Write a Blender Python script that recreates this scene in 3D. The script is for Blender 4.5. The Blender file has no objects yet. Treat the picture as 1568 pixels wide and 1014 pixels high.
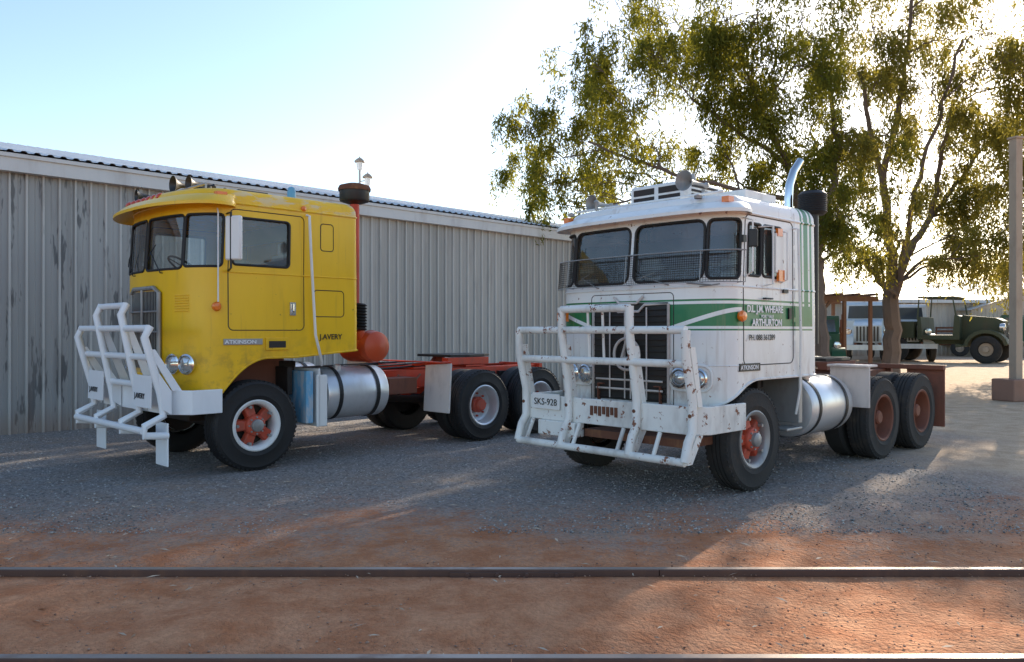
import bpy, math, random
import numpy as np
from mathutils import Vector, Matrix
random.seed(7); rng=np.random.default_rng(7)
sc=bpy.context.scene
PI=math.pi
# ------------------------------------------------------------------ geometry accumulator
class Geo:
    def __init__(s): s.v=[]; s.f=[]
    def add(s,v,f):
        b=len(s.v); s.v+=[tuple(p) for p in v]; s.f+=[tuple(i+b for i in q) for q in f]; return s
    def box(s,c,d,rot=None):
        x,y,z=[k/2 for k in d]
        v=[Vector(p) for p in [(-x,-y,-z),(x,-y,-z),(x,y,-z),(-x,y,-z),(-x,-y,z),(x,-y,z),(x,y,z),(-x,y,z)]]
        if rot is not None: v=[rot@p for p in v]
        c=Vector(c)
        return s.add([p+c for p in v],[(0,3,2,1),(4,5,6,7),(0,1,5,4),(1,2,6,5),(2,3,7,6),(3,0,4,7)])
    def bb(s,x0,x1,y0,y1,z0,z1): return s.box(((x0+x1)/2,(y0+y1)/2,(z0+z1)/2),(abs(x1-x0),abs(y1-y0),abs(z1-z0)))
    def tube(s,pts,r,n=8,closed=False,caps=True):
        P=[Vector(p) for p in pts]; m=len(P)
        R=r if isinstance(r,(list,tuple)) else [r]*m
        v=[];prev=None
        for i,p in enumerate(P):
            if closed: t=P[(i+1)%m]-P[i-1]
            else: t=P[min(i+1,m-1)]-P[max(i-1,0)]
            if t.length<1e-9: t=Vector((0,0,1))
            t.normalize()
            if prev is None:
                a=Vector((0,0,1)) if abs(t.z)<.9 else Vector((1,0,0))
                u=t.cross(a).normalized()
            else:
                u=prev-t*prev.dot(t)
                if u.length<1e-6: u=t.cross(Vector((0,0,1)))
                u.normalize()
            prev=u; w=t.cross(u)
            for k in range(n):
                an=2*PI*k/n
                v.append(p+(u*math.cos(an)+w*math.sin(an))*R[i])
        f=[]
        for i in range(m if closed else m-1):
            j=(i+1)%m
            for k in range(n):
                l=(k+1)%n
                f.append((i*n+k,i*n+l,j*n+l,j*n+k))
        if caps and not closed:
            f.append(tuple(range(n-1,-1,-1))); f.append(tuple((m-1)*n+k for k in range(n)))
        return s.add(v,f)
    def cyl(s,p0,p1,r,r1=None,n=24): return s.tube([p0,p1],[r,r if r1 is None else r1],n)
    def lathe(s,prof,o,ax,n=40,caps=False):
        o=Vector(o);ax=Vector(ax).normalized()
        a=Vector((0,0,1)) if abs(ax.z)<.9 else Vector((1,0,0))
        u=ax.cross(a).normalized(); w=ax.cross(u)
        v=[];m=len(prof)
        for r,h in prof:
            for k in range(n):
                an=2*PI*k/n
                v.append(o+ax*h+(u*math.cos(an)+w*math.sin(an))*r)
        f=[]
        for i in range(m-1):
            for k in range(n):
                l=(k+1)%n
                f.append((i*n+k,i*n+l,(i+1)*n+l,(i+1)*n+k))
        if caps: f.append(tuple(range(n))); f.append(tuple((m-1)*n+k for k in range(n-1,-1,-1)))
        return s.add(v,f)
    def prism(s,poly,x0,x1,ax='x'):
        n=len(poly)
        def q(a,b,h): return {'x':(h,a,b),'y':(a,h,b),'z':(a,b,h)}[ax]
        v=[q(a,b,x0) for a,b in poly]+[q(a,b,x1) for a,b in poly]
        f=[tuple(range(n)),tuple(range(2*n-1,n-1,-1))]+[(i,(i+1)%n,n+(i+1)%n,n+i) for i in range(n)]
        return s.add(v,f)
    def obj(s,name,mat,parent=None,smooth=False,bevel=0):
        me=bpy.data.meshes.new(name); me.from_pydata([tuple(p) for p in s.v],[],s.f); me.update()
        me.materials.append(mat)
        import bmesh
        if len(s.f)<60000:
            bm=bmesh.new(); bm.from_mesh(me); bmesh.ops.recalc_face_normals(bm,faces=bm.faces); bm.to_mesh(me); bm.free()
        if smooth:
            me.shade_smooth(); me.set_sharp_from_angle(angle=math.radians(38))
        o=bpy.data.objects.new(name,me); sc.collection.objects.link(o)
        if parent: o.parent=parent
        if bevel:
            b=o.modifiers.new('bevel','BEVEL'); b.width=bevel; b.segments=2; b.limit_method='ANGLE'
        return o
def empty(name,loc=(0,0,0),rz=0):
    o=bpy.data.objects.new(name,None); sc.collection.objects.link(o); o.location=loc; o.rotation_euler=(0,0,rz); return o
# ------------------------------------------------------------------ materials
def base(name):
    m=bpy.data.materials.new(name); m.use_nodes=True; nt=m.node_tree
    return m,nt,nt.nodes['Principled BSDF']
def N(nt,t,**k):
    n=nt.nodes.new(t)
    for a,b in k.items(): setattr(n,a,b)
    return n
def coord(nt,scale=(1,1,1),kind='Object'):
    t=N(nt,'ShaderNodeTexCoord')
    if scale==(1,1,1): return t.outputs[kind]
    mp=N(nt,'ShaderNodeMapping'); mp.inputs['Scale'].default_value=scale
    nt.links.new(t.outputs[kind],mp.inputs[0]); return mp.outputs[0]
def noise(nt,vec,scale,detail=5,rough=.6,lo=.4,hi=.6):
    n=N(nt,'ShaderNodeTexNoise'); n.inputs['Scale'].default_value=scale; n.inputs['Detail'].default_value=min(detail,4); n.inputs['Roughness'].default_value=rough
    nt.links.new(vec,n.inputs['Vector'])
    r=N(nt,'ShaderNodeMapRange'); r.inputs['From Min'].default_value=lo; r.inputs['From Max'].default_value=hi
    r.interpolation_type='SMOOTHSTEP'
    nt.links.new(n.outputs['Fac'],r.inputs['Value']); return r.outputs['Result']
def mixc(nt,fac,a,b,mode='MIX'):
    m=N(nt,'ShaderNodeMix',data_type='RGBA',blend_type=mode)
    for sock,val in ((m.inputs[0],fac),(m.inputs[6],a),(m.inputs[7],b)):
        if isinstance(val,(int,float)): sock.default_value=val
        elif isinstance(val,tuple): sock.default_value=(*val[:3],1)
        else: nt.links.new(val,sock)
    return m.outputs[2]
def mth(nt,op,a,b=0.,c=None):
    m=N(nt,'ShaderNodeMath',operation=op)
    for i,val in enumerate((a,b) if c is None else (a,b,c)):
        if isinstance(val,(int,float)): m.inputs[i].default_value=val
        else: nt.links.new(val,m.inputs[i])
    return m.outputs[0]
def sstep(nt,v,lo,hi):
    r=N(nt,'ShaderNodeMapRange'); r.interpolation_type='SMOOTHSTEP'
    r.inputs['From Min'].default_value=lo; r.inputs['From Max'].default_value=hi
    nt.links.new(v,r.inputs['Value']); return r.outputs['Result']
def bump(nt,bs,h,strength,dist=.01):
    b=N(nt,'ShaderNodeBump'); b.inputs['Strength'].default_value=strength; b.inputs['Distance'].default_value=dist
    nt.links.new(h,b.inputs['Height']); nt.links.new(b.outputs[0],bs.inputs['Normal'])
def paint(name,col,rough=.4,metal=0,dirt=(.16,.11,.08),damt=.35,scale=2.5,lo=.48,hi=.75,zs=.4,spots=0.,spotcol=(.12,.04,.02),bmp=0.,coat=0.):
    m,nt,bs=base(name)
    v=coord(nt,(1,1,zs))
    f=noise(nt,v,scale,4,.65,lo,hi)
    f2=mth(nt,'MULTIPLY',f,damt)
    c=mixc(nt,f2,col,dirt)
    if spots:
        v2=coord(nt)
        sp=noise(nt,v2,9,4,.75,1-spots-.05,1-spots)
        c=mixc(nt,sp,c,spotcol)
    nt.links.new(c,bs.inputs['Base Color'])
    nt.links.new(mth(nt,'MULTIPLY_ADD',f,.3,rough),bs.inputs['Roughness'])
    bs.inputs['Metallic'].default_value=metal
    if coat: bs.inputs['Coat Weight'].default_value=coat; bs.inputs['Coat Roughness'].default_value=.12
    if bmp: bump(nt,bs,noise(nt,coord(nt),30,2,.6,.2,.8),bmp,.004)
    return m
M={}
M['white']=paint('white_enamel',(.82,.82,.79),.38,damt=.3,spots=.30,coat=.1)
M['wbull']=paint('chipped_white_steel',(.80,.80,.76),.5,damt=.5,lo=.45,spots=.362,spotcol=(.22,.08,.035))
M['ybull']=paint('white_steel',(.82,.84,.86),.4,damt=.10)
M['ywhite']=paint('white_rim_paint',(.78,.78,.76),.45,damt=.3)
M['red']=paint('orange_red_chassis_paint',(.60,.045,.012),.45,damt=.45,scale=4,lo=.42)
M['tankred']=paint('orange_red_tank_paint',(.56,.075,.02),.4,damt=.35)
M['hubred']=paint('hub_red',(.52,.075,.035),.5,damt=.5,scale=10,lo=.42)
M['redrust']=paint('rusty_red_chassis',(.20,.07,.04),.7,damt=.8,scale=4,dirt=(.10,.06,.045))
M['black']=paint('black_paint',(.015,.015,.015),.45,damt=.2)
M['rubber']=paint('tyre_rubber',(.010,.010,.011),.65,damt=.18,dirt=(.09,.07,.055),scale=5,zs=1,bmp=.2)
M['dustyrubber']=paint('dusty_tyre_rubber',(.026,.025,.024),.85,damt=.5,dirt=(.11,.085,.065),scale=4,zs=1,bmp=.3)
M['gasket']=paint('window_rubber',(.015,.015,.015),.6,damt=.2)
M['chrome']=paint('chrome',(.75,.75,.75),.12,1.,damt=.15)
M['alu']=paint('aluminium_tank',(.70,.71,.72),.33,.6,damt=.35,dirt=(.35,.32,.28))
M['steel']=paint('dull_steel',(.36,.36,.35),.5,.5,damt=.5)
M['grease']=paint('greasy_underside',(.028,.022,.019),.7,damt=.6,dirt=(.08,.045,.03))
M['orange']=paint('amber_lens',(.80,.18,.01),.2,damt=.05,coat=.6)
M['redlens']=paint('red_lens',(.55,.06,.02),.25,damt=.1,coat=.5)
M['lens']=paint('headlamp_glass',(.55,.57,.58),.08,.7,damt=.05,coat=.8)
M['inner']=paint('cab_interior',(.12,.12,.12),.8,damt=.3)
M['seat']=paint('seat_vinyl',(.40,.41,.43),.6,damt=.3)
M['blue']=paint('faded_blue_paint',(.14,.38,.58),.5,damt=.75,dirt=(.5,.5,.5),scale=6,lo=.45,hi=.62)
M['rust']=paint('rust',(.14,.055,.03),.85,damt=.6,scale=9,dirt=(.30,.15,.07))
M['wood']=paint('weathered_timber',(.16,.09,.06),.85,damt=.6,dirt=(.25,.20,.16))
M['text']=paint('black_lettering',(.015,.015,.015),.5,damt=.1)
M['wtext']=paint('white_lettering',(.85,.85,.85),.5,damt=.1)
M['flap']=paint('dusty_white_flap',(.66,.60,.56),.7,damt=.5,scale=3,lo=.4)
M['post']=paint('tan_post_paint',(.40,.31,.23),.7,damt=.4)
M['concrete']=paint('red_stained_concrete',(.30,.17,.12),.9,damt=.5,bmp=.4)
def glassmat(name,tint,refl=1.5):
    m=bpy.data.materials.new(name); m.use_nodes=True; nt=m.node_tree; nt.nodes.clear()
    o=N(nt,'ShaderNodeOutputMaterial'); mx=N(nt,'ShaderNodeMixShader'); fr=N(nt,'ShaderNodeFresnel'); fr.inputs['IOR'].default_value=refl
    t=N(nt,'ShaderNodeBsdfTransparent'); t.inputs[0].default_value=(*tint,1)
    g=N(nt,'ShaderNodeBsdfGlossy'); g.inputs['Roughness'].default_value=.03; g.inputs[0].default_value=(.9,.92,.95,1)
    d=N(nt,'ShaderNodeBsdfDiffuse'); d.inputs[0].default_value=(.5,.47,.42,1)
    m2=N(nt,'ShaderNodeMixShader')
    v=coord(nt); f=noise(nt,v,2.5,3,.6,.4,.8); nt.links.new(mth(nt,'MULTIPLY_ADD',f,.14,.03),m2.inputs[0])
    nt.links.new(t.outputs[0],m2.inputs[1]); nt.links.new(d.outputs[0],m2.inputs[2])
    nt.links.new(fr.outputs[0],mx.inputs[0]); nt.links.new(m2.outputs[0],mx.inputs[1]); nt.links.new(g.outputs[0],mx.inputs[2]); nt.links.new(mx.outputs[0],o.inputs[0])
    return m
M['glass']=glassmat('window_glass',(.78,.84,.84),1.8)
def yellow_paint():
    m,nt,bs=base('yellow_cab_paint')
    v=coord(nt,(1,1,.35)); v2=coord(nt)
    c=mixc(nt,mth(nt,'MULTIPLY',noise(nt,v,1.6,4,.6,.4,.7),.4),(.90,.53,.004),(.70,.39,.006))
    tc=N(nt,'ShaderNodeTexCoord'); sx=N(nt,'ShaderNodeSeparateXYZ'); nt.links.new(tc.outputs['Object'],sx.inputs[0])
    hi=mth(nt,'MULTIPLY',sstep(nt,sx.outputs[2],3.08,3.2),sstep(nt,sx.outputs[1],-.6,-.1))
    bl=mth(nt,'MULTIPLY',noise(nt,coord(nt,(1,1,4)),2.6,4,.7,.48,.58),hi)
    c=mixc(nt,mth(nt,'MULTIPLY',bl,.75),c,(.70,.58,.36))
    lo=sstep(nt,sx.outputs[2],1.8,1.1)
    c=mixc(nt,mth(nt,'MULTIPLY',mth(nt,'MULTIPLY',noise(nt,v2,5,4,.7,.45,.68),lo),.45),c,(.25,.12,.03))
    st=mth(nt,'MULTIPLY',noise(nt,coord(nt,(7,7,.5)),1.6,3,.6,.58,.72),.20); c=mixc(nt,st,c,(.30,.16,.03))
    c=mixc(nt,noise(nt,v2,14,4,.7,.69,.72),c,(.2,.09,.02))
    nt.links.new(c,bs.inputs['Base Color']); bs.inputs['Roughness'].default_value=.38
    bump(nt,bs,noise(nt,v2,1.8,1,.5,0,1),.3,.03)
    bs.inputs['Coat Weight'].default_value=.08; bs.inputs['Coat Roughness'].default_value=.15
    return m
def green_white_paint():
    m,nt,bs=base('white_cab_paint_green_stripes')
    v=coord(nt,(1,1,.35)); v2=coord(nt)
    tc=N(nt,'ShaderNodeTexCoord'); sx=N(nt,'ShaderNodeSeparateXYZ'); nt.links.new(tc.outputs['Object'],sx.inputs[0])
    X,Y,Z=sx.outputs
    AX=mth(nt,'ABSOLUTE',X)
    def band(val,a,b): return mth(nt,'MULTIPLY',mth(nt,'GREATER_THAN',val,a),mth(nt,'LESS_THAN',val,b))
    g=band(Z,1.70,1.925)
    ln=mth(nt,'SUBTRACT',Z,mth(nt,'MULTIPLY_ADD',AX,.30,1.50))
    front=mth(nt,'LESS_THAN',Y,-.2)
    sw=mth(nt,'MULTIPLY',band(ln,.0,.045),front)
    g=mth(nt,'MULTIPLY',g,mth(nt,'SUBTRACT',1,sw))
    g=mth(nt,'MAXIMUM',g,band(Z,1.955,1.975)); g=mth(nt,'MAXIMUM',g,band(Z,1.655,1.672))
    side=mth(nt,'GREATER_THAN',AX,1.05)
    vs=mth(nt,'MAXIMUM',mth(nt,'MAXIMUM',band(Y,1.04,1.08),band(Y,1.12,1.22)),band(Y,1.26,1.31))
    vs=mth(nt,'MULTIPLY',mth(nt,'MULTIPLY',vs,side),mth(nt,'GREATER_THAN',Z,1.70))
    g=mth(nt,'MULTIPLY',g,mth(nt,'LESS_THAN',Y,1.31))
    g=mth(nt,'MAXIMUM',g,vs)
    wh=mixc(nt,mth(nt,'MULTIPLY',noise(nt,v,1.8,4,.65,.42,.7),.25),(.84,.84,.82),(.58,.55,.49))
    gr=mixc(nt,mth(nt,'MULTIPLY',noise(nt,v,3,4,.65,.4,.7),.3),(.006,.17,.055),(.05,.24,.13))
    c=mixc(nt,g,wh,gr)
    c=mixc(nt,noise(nt,v2,13,4,.72,.655,.68),c,(.20,.08,.04))
    st=mth(nt,'MULTIPLY',noise(nt,coord(nt,(7,7,.5)),1.6,3,.6,.56,.72),.24); c=mixc(nt,st,c,(.36,.24,.15))
    lo=sstep(nt,Z,1.6,.85)
    c=mixc(nt,mth(nt,'MULTIPLY',mth(nt,'MULTIPLY',noise(nt,v,5,4,.7,.42,.65),lo),.55),c,(.30,.17,.10))
    nt.links.new(c,bs.inputs['Base Color']); bs.inputs['Roughness'].default_value=.38
    bump(nt,bs,noise(nt,v2,1.8,1,.5,0,1),.3,.03)
    bs.inputs['Coat Weight'].default_value=.15; bs.inputs['Coat Roughness'].default_value=.15
    return m
M['yellow']=yellow_paint(); M['gw']=green_white_paint()

# ------------------------------------------------------------------ cab
class Cab:
    def __init__(c,W,s0,D,n,B,rb=.07,rake=((0,0),(2.2,0),(3.1,.06)),z1=2.9,zroof=3.05,roofin=.12,z_bot=None):
        t=np.linspace(PI/2,0,400); ww=W*np.abs(np.cos(t))**(2/n); ss=(s0+D)-D*np.abs(np.sin(t))**(2/n)
        side=np.linspace(s0+D,B-rb,60)[1:]
        an=np.linspace(0,PI/2,10)[1:]
        w=np.concatenate([ww,np.full(len(side),W),W-rb+rb*np.cos(an),[0]])
        s=np.concatenate([ss,side,B-rb+rb*np.sin(an),[B]])
        c.w,c.s=w,s; c.a=np.concatenate([[0],np.cumsum(np.hypot(np.diff(w),np.diff(s)))]); c.H=c.a[-1]
        c.ac=c.a[399]; c.sc=s0+D; c.W=W;c.s0=s0;c.B=B;c.rake=np.array(rake);c.z1=z1;c.zroof=zroof;c.roofin=roofin;c.zbf=z_bot
    def aside(c,s): return c.ac+(s-c.sc)
    def afront(c,w): return np.interp(w,c.w[:400],c.a[:400])
    def P(c,a,z,off=0.):
        a=np.asarray(a,float); z=np.asarray(z,float); sg=np.where(a<0,-1.,1.); q=np.abs(a)
        w=np.interp(q,c.a,c.w); s=np.interp(q,c.a,c.s)
        e=.01; tw=np.interp(q+e,c.a,c.w)-np.interp(q-e,c.a,c.w); ts=np.interp(q+e,c.a,c.s)-np.interp(q-e,c.a,c.s)
        l=np.hypot(tw,ts)+1e-9; nw,ns=ts/l,-tw/l
        sm=c.B-.3; fw=np.clip((sm-s)/(sm-c.s0),0,1)
        s2=s+np.interp(z,c.rake[:,0],c.rake[:,1])*fw
        w2=w*(1-.012*np.clip((z-1.8),0,2))
        return np.stack([(w2+nw*off)*sg,s2+ns*off,z+0*a],-1)
    def rrect(c,a0,a1,z0,z1,r,off=0,step=.03):
        pts=[]
        for cx,cz,st in ((a1-r,z1-r,0),(a0+r,z1-r,90),(a0+r,z0+r,180),(a1-r,z0+r,270)):
            for k in range(7):
                an=math.radians(st+15*k); pts.append((cx+r*math.cos(an),cz+r*math.sin(an)))
        out=[]
        for i in range(len(pts)):
            p,q=pts[i],pts[(i+1)%len(pts)]; d=math.hypot(q[0]-p[0],q[1]-p[1]); n=max(1,int(d/step))
            for k in range(n): out.append((p[0]+(q[0]-p[0])*k/n,p[1]+(q[1]-p[1])*k/n))
        A=np.array(out); return [tuple(x) for x in c.P(A[:,0],A[:,1],off)]
    def build(c,mat,parent,windows,ds=.017,gr=.015):
        na=int(2*c.H/ds); A=np.linspace(-c.H,c.H,na,endpoint=False)
        q=np.abs(A); s=np.interp(q,c.a,c.s); w=np.interp(q,c.a,c.w)
        zb=np.array([c.zbf(si,wi) for si,wi in zip(s,w)])
        nv=int((c.z1-.9)/ds); V=np.linspace(0,1,nv)
        Z=zb[None,:]+V[:,None]*(c.z1-zb[None,:]); AA=np.broadcast_to(A,Z.shape)
        pts=c.P(AA,Z).reshape(-1,3)
        ac=(AA+np.roll(AA,-1,1))/2; ac[:,-1]=A[-1]+ds/2
        zc=(Z+np.roll(Z,-1,1))/2; zc=(zc[:-1]+zc[1:])/2; ac=ac[:-1]
        sd=np.full(ac.shape,9.)
        for (a0,a1,z0,z1,r) in windows:
            dx=np.abs(ac-(a0+a1)/2)-(a1-a0)/2+r; dz=np.abs(zc-(z0+z1)/2)-(z1-z0)/2+r
            d=np.hypot(np.maximum(dx,0),np.maximum(dz,0))+np.minimum(np.maximum(dx,dz),0)-r
            sd=np.minimum(sd,d)
        G=Geo(); gl=Geo()
        ii,jj=np.nonzero(sd>0); j2=(jj+1)%na
        F=np.stack([ii*na+jj,ii*na+j2,(ii+1)*na+j2,(ii+1)*na+jj],-1).tolist()
        verts=pts.tolist()
        cx,cy=0,(c.B+c.s0)/2; top=c.P(A,np.full(na,c.z1)); rows=[]
        K=8; h=c.zroof-c.z1
        for k in range(1,K+1):
            th=PI/2*k/K; rows.append((1-c.roofin*(1-math.cos(th)),c.z1+h*math.sin(th)))
        for k in range(1,7): rows.append(((1-c.roofin)*(1-k/7),c.zroof+.045*(1-(1-k/7)**2)))
        prev=(nv-1)*na
        for sc_,z in rows:
            b=len(verts)
            verts+=[(cx+(p[0]-cx)*sc_,cy+(p[1]-cy)*sc_,z) for p in top]
            for j in range(na):
                k=(j+1)%na; F.append([prev+j,prev+k,b+k,b+j])
            prev=b
        F.append(list(range(prev,prev+na)))
        G.v=verts;G.f=F
        o=G.obj('cab_body',mat,parent,smooth=True)
        ptg=c.P(AA,Z,-.018).reshape(-1,3)
        ii,jj=np.nonzero(sd<.025); j2=(jj+1)%na
        Fg=np.stack([ii*na+jj,ii*na+j2,(ii+1)*na+j2,(ii+1)*na+jj],-1)
        us,inv=np.unique(Fg,return_inverse=True); gl.v=ptg[us].tolist(); gl.f=inv.reshape(Fg.shape).tolist()
        gl.obj('window_glass',M['glass'],parent,smooth=True)
        gk=Geo()
        for wd in windows: gk.tube(c.rrect(*wd,off=.0),gr,8,closed=True)
        gk.obj('window_gaskets',M['gasket'],parent,smooth=True)
        lip=Geo(); P=c.P(A,zb,0.004); lip.tube([tuple(p) for p in P],.014,6,closed=True); lip.obj('cab_lower_lip',mat,parent,smooth=True)
        return o
    def brow(c,mat,parent,a0,a1,zin,zout,off,name='sun_visor',th=.035):
        n=60; A=np.linspace(a0,a1,n); k=np.clip(np.minimum(A-a0,a1-A)/.22,0,1)**.6
        g=Geo(); I=c.P(A,np.full(n,zin)); O=np.array([c.P(a,zout,off*kk) for a,kk in zip(A,k)])
        Mid=np.array([c.P(a,zin+(zout-zin)*.35,off*kk*.6) for a,kk in zip(A,k)])
        rows=[I,Mid,O,O-[0,0,th],Mid-[0,0,th*1.0],I-[0,0,th]]
        v=[];f=[]
        for r in rows: v+=[tuple(p) for p in r]
        for r in range(6):
            q=(r+1)%6
            for i in range(n-1): f.append((r*n+i,r*n+i+1,q*n+i+1,q*n+i))
        f.append(tuple(r*n for r in range(6))); f.append(tuple(r*n+n-1 for r in range(6)))
        g.add(v,f); return g.obj(name,mat,parent,smooth=True)
    def line(c,pts,r,off=0.):
        out=[]
        for (a0,z0),(a1,z1) in zip(pts[:-1],pts[1:]):
            n=max(2,int(math.hypot(a1-a0,z1-z0)/.05))
            for k in range(n): out.append(tuple(c.P(a0+(a1-a0)*k/n,z0+(z1-z0)*k/n,off)))
        out.append(tuple(c.P(*pts[-1],off))); return out

def wheel(parent,name,w,s,R,side,tmat,rmat,hmat,style='spider',n=56):
    ax=(side,0,0); o=(w,s,R)
    k=R/.53
    p=[(.285,-.12),(.33,-.135),(.42,-.145),(.485,-.135),(.515,-.115),(.53,-.09),(.53,-.05),(.518,-.047),(.518,-.038),(.53,-.035),(.53,-.006),(.518,-.004),(.518,.004),(.53,.006),(.53,.035),(.518,.038),(.518,.047),(.53,.05),(.53,.09),(.515,.115),(.507,.122),(.485,.135),(.478,.132),(.42,.145),(.36,.14),(.352,.144),(.33,.137),(.285,.12)]
    Geo().lathe([(r*k,h*1.05) for r,h in p],o,ax,n).obj(name+'_tyre',tmat,parent,smooth=True)
    lg=Geo()
    for i in range(56):
        an=2*PI*i/56
        for sd in (-1,1):
            c=Vector((w+side*sd*.105,s+math.cos(an)*R*.962,R+math.sin(an)*R*.962))
            lg.box(c,(.040,.030,.034),Matrix.Rotation(an-PI/2,3,'X'))
    lg.obj(name+'_tread_lugs',tmat,parent)
    if style=='spider':
        Geo().lathe([(.300*k,.118),(.303*k,.135),(.29*k,.142),(.262*k,.130),(.245*k,.10),(.24*k,.03),(.24*k,-.10)],o,ax,n).obj(name+'_rim',rmat,parent,smooth=True)
        h=Geo()
        for i in range(5):
            an=2*PI*i/5+.3; rot=Matrix.Rotation(an,3,'X')
            prof=[(-.055,.07),(.055,.07),(.075,.245*k),(-.075,.245*k)]
            v=[]
            for h0 in (.015,.09):
                for a,b in prof:
                    q=rot@Vector((0,a*(.85 if h0>.05 else 1.15),b)); v.append((w+side*(h0-(.0 if b<.1 else .03)),s+q.y,R+q.z))
            h.add(v,[(0,1,2,3),(7,6,5,4),(0,4,5,1),(1,5,6,2),(2,6,7,3),(3,7,4,0)])
        h.lathe([(.125,.0),(.125,.10),(.11,.125),(.06,.135)],o,ax,28)
        h.obj(name+'_spider_hub',hmat,parent,smooth=True,bevel=.012)
        c=Geo().lathe([(.075,.12),(.072,.165),(.055,.178),(.0,.18)],o,ax,24)
        for i in range(8):
            an=2*PI*i/8; c.cyl((w+side*.12,s-math.sin(an)*.097,R+math.cos(an)*.097),(w+side*.14,s-math.sin(an)*.097,R+math.cos(an)*.097),.011,n=6)
        for i in range(5):
            an=2*PI*i/5+.3; c.cyl((w+side*.06,s-math.sin(an)*.225*k,R+math.cos(an)*.225*k),(w+side*.115,s-math.sin(an)*.225*k,R+math.cos(an)*.225*k),.019,n=8)
        c.obj(name+'_hub_cap',M['steel'],parent,smooth=True)
    else:
        Geo().lathe([(.300*k,.118),(.303*k,.135),(.29*k,.142),(.27*k,.130),(.255*k,.08),(.245*k,-.03),(.215*k,-.05),(.19*k,-.045),(.13*k,-.06),(.0,-.06)],o,ax,n).obj(name+'_rim',rmat,parent,smooth=True)
        h=Geo().lathe([(.12,-.06),(.12,.0),(.095,.02),(.09,.07),(.07,.09),(.0,.09)],o,ax,24)
        for i in range(8):
            an=2*PI*i/8; h.cyl((w-side*.06,s+math.sin(an)*.17,R+math.cos(an)*.17),(w-side*.02,s+math.sin(an)*.17,R+math.cos(an)*.17),.016,n=6)
        h.obj(name+'_hub',hmat,parent,smooth=True)
    Geo().lathe([(.25*k,-.06),(.0,-.06)] if style=='spider' else [(.25*k,-.07),(0,-.07)],o,ax,24).obj(name+'_brake_drum',M['grease'],parent)

def text(body,size,loc,rot,mat,parent,name,ext=.0015,align='LEFT',sx=1.,bold=.0012):
    c=bpy.data.curves.new(name,'FONT'); c.body=body; c.size=size; c.extrude=ext; c.align_x=align; c.offset=bold*size/.1
    c.resolution_u=3
    o=bpy.data.objects.new(name,c); sc.collection.objects.link(o); c.materials.append(mat)
    o.location=loc; o.rotation_euler=[math.radians(a) for a in rot]; o.scale=(sx,1,1); o.parent=parent
    dg=bpy.context.evaluated_depsgraph_get(); me=bpy.data.meshes.new_from_object(o.evaluated_get(dg)); me.name=name
    o2=bpy.data.objects.new(name,me); o2.matrix_basis=o.matrix_basis.copy(); o2.parent=parent
    bpy.data.objects.remove(o); sc.collection.objects.link(o2)
    if not me.materials: me.materials.append(mat)
    return o2
def horn(g,p,d,L,r):
    g.lathe([(.0,-.02),(.03,-.02),(.035,.0),(.018,.03),(.02,L*.5),(.035,L*.75),(r*.7,L*.92),(r,L),(r*.97,L),(r*.6,L*.9),(.01,L*.7)],p,d,20)

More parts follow.
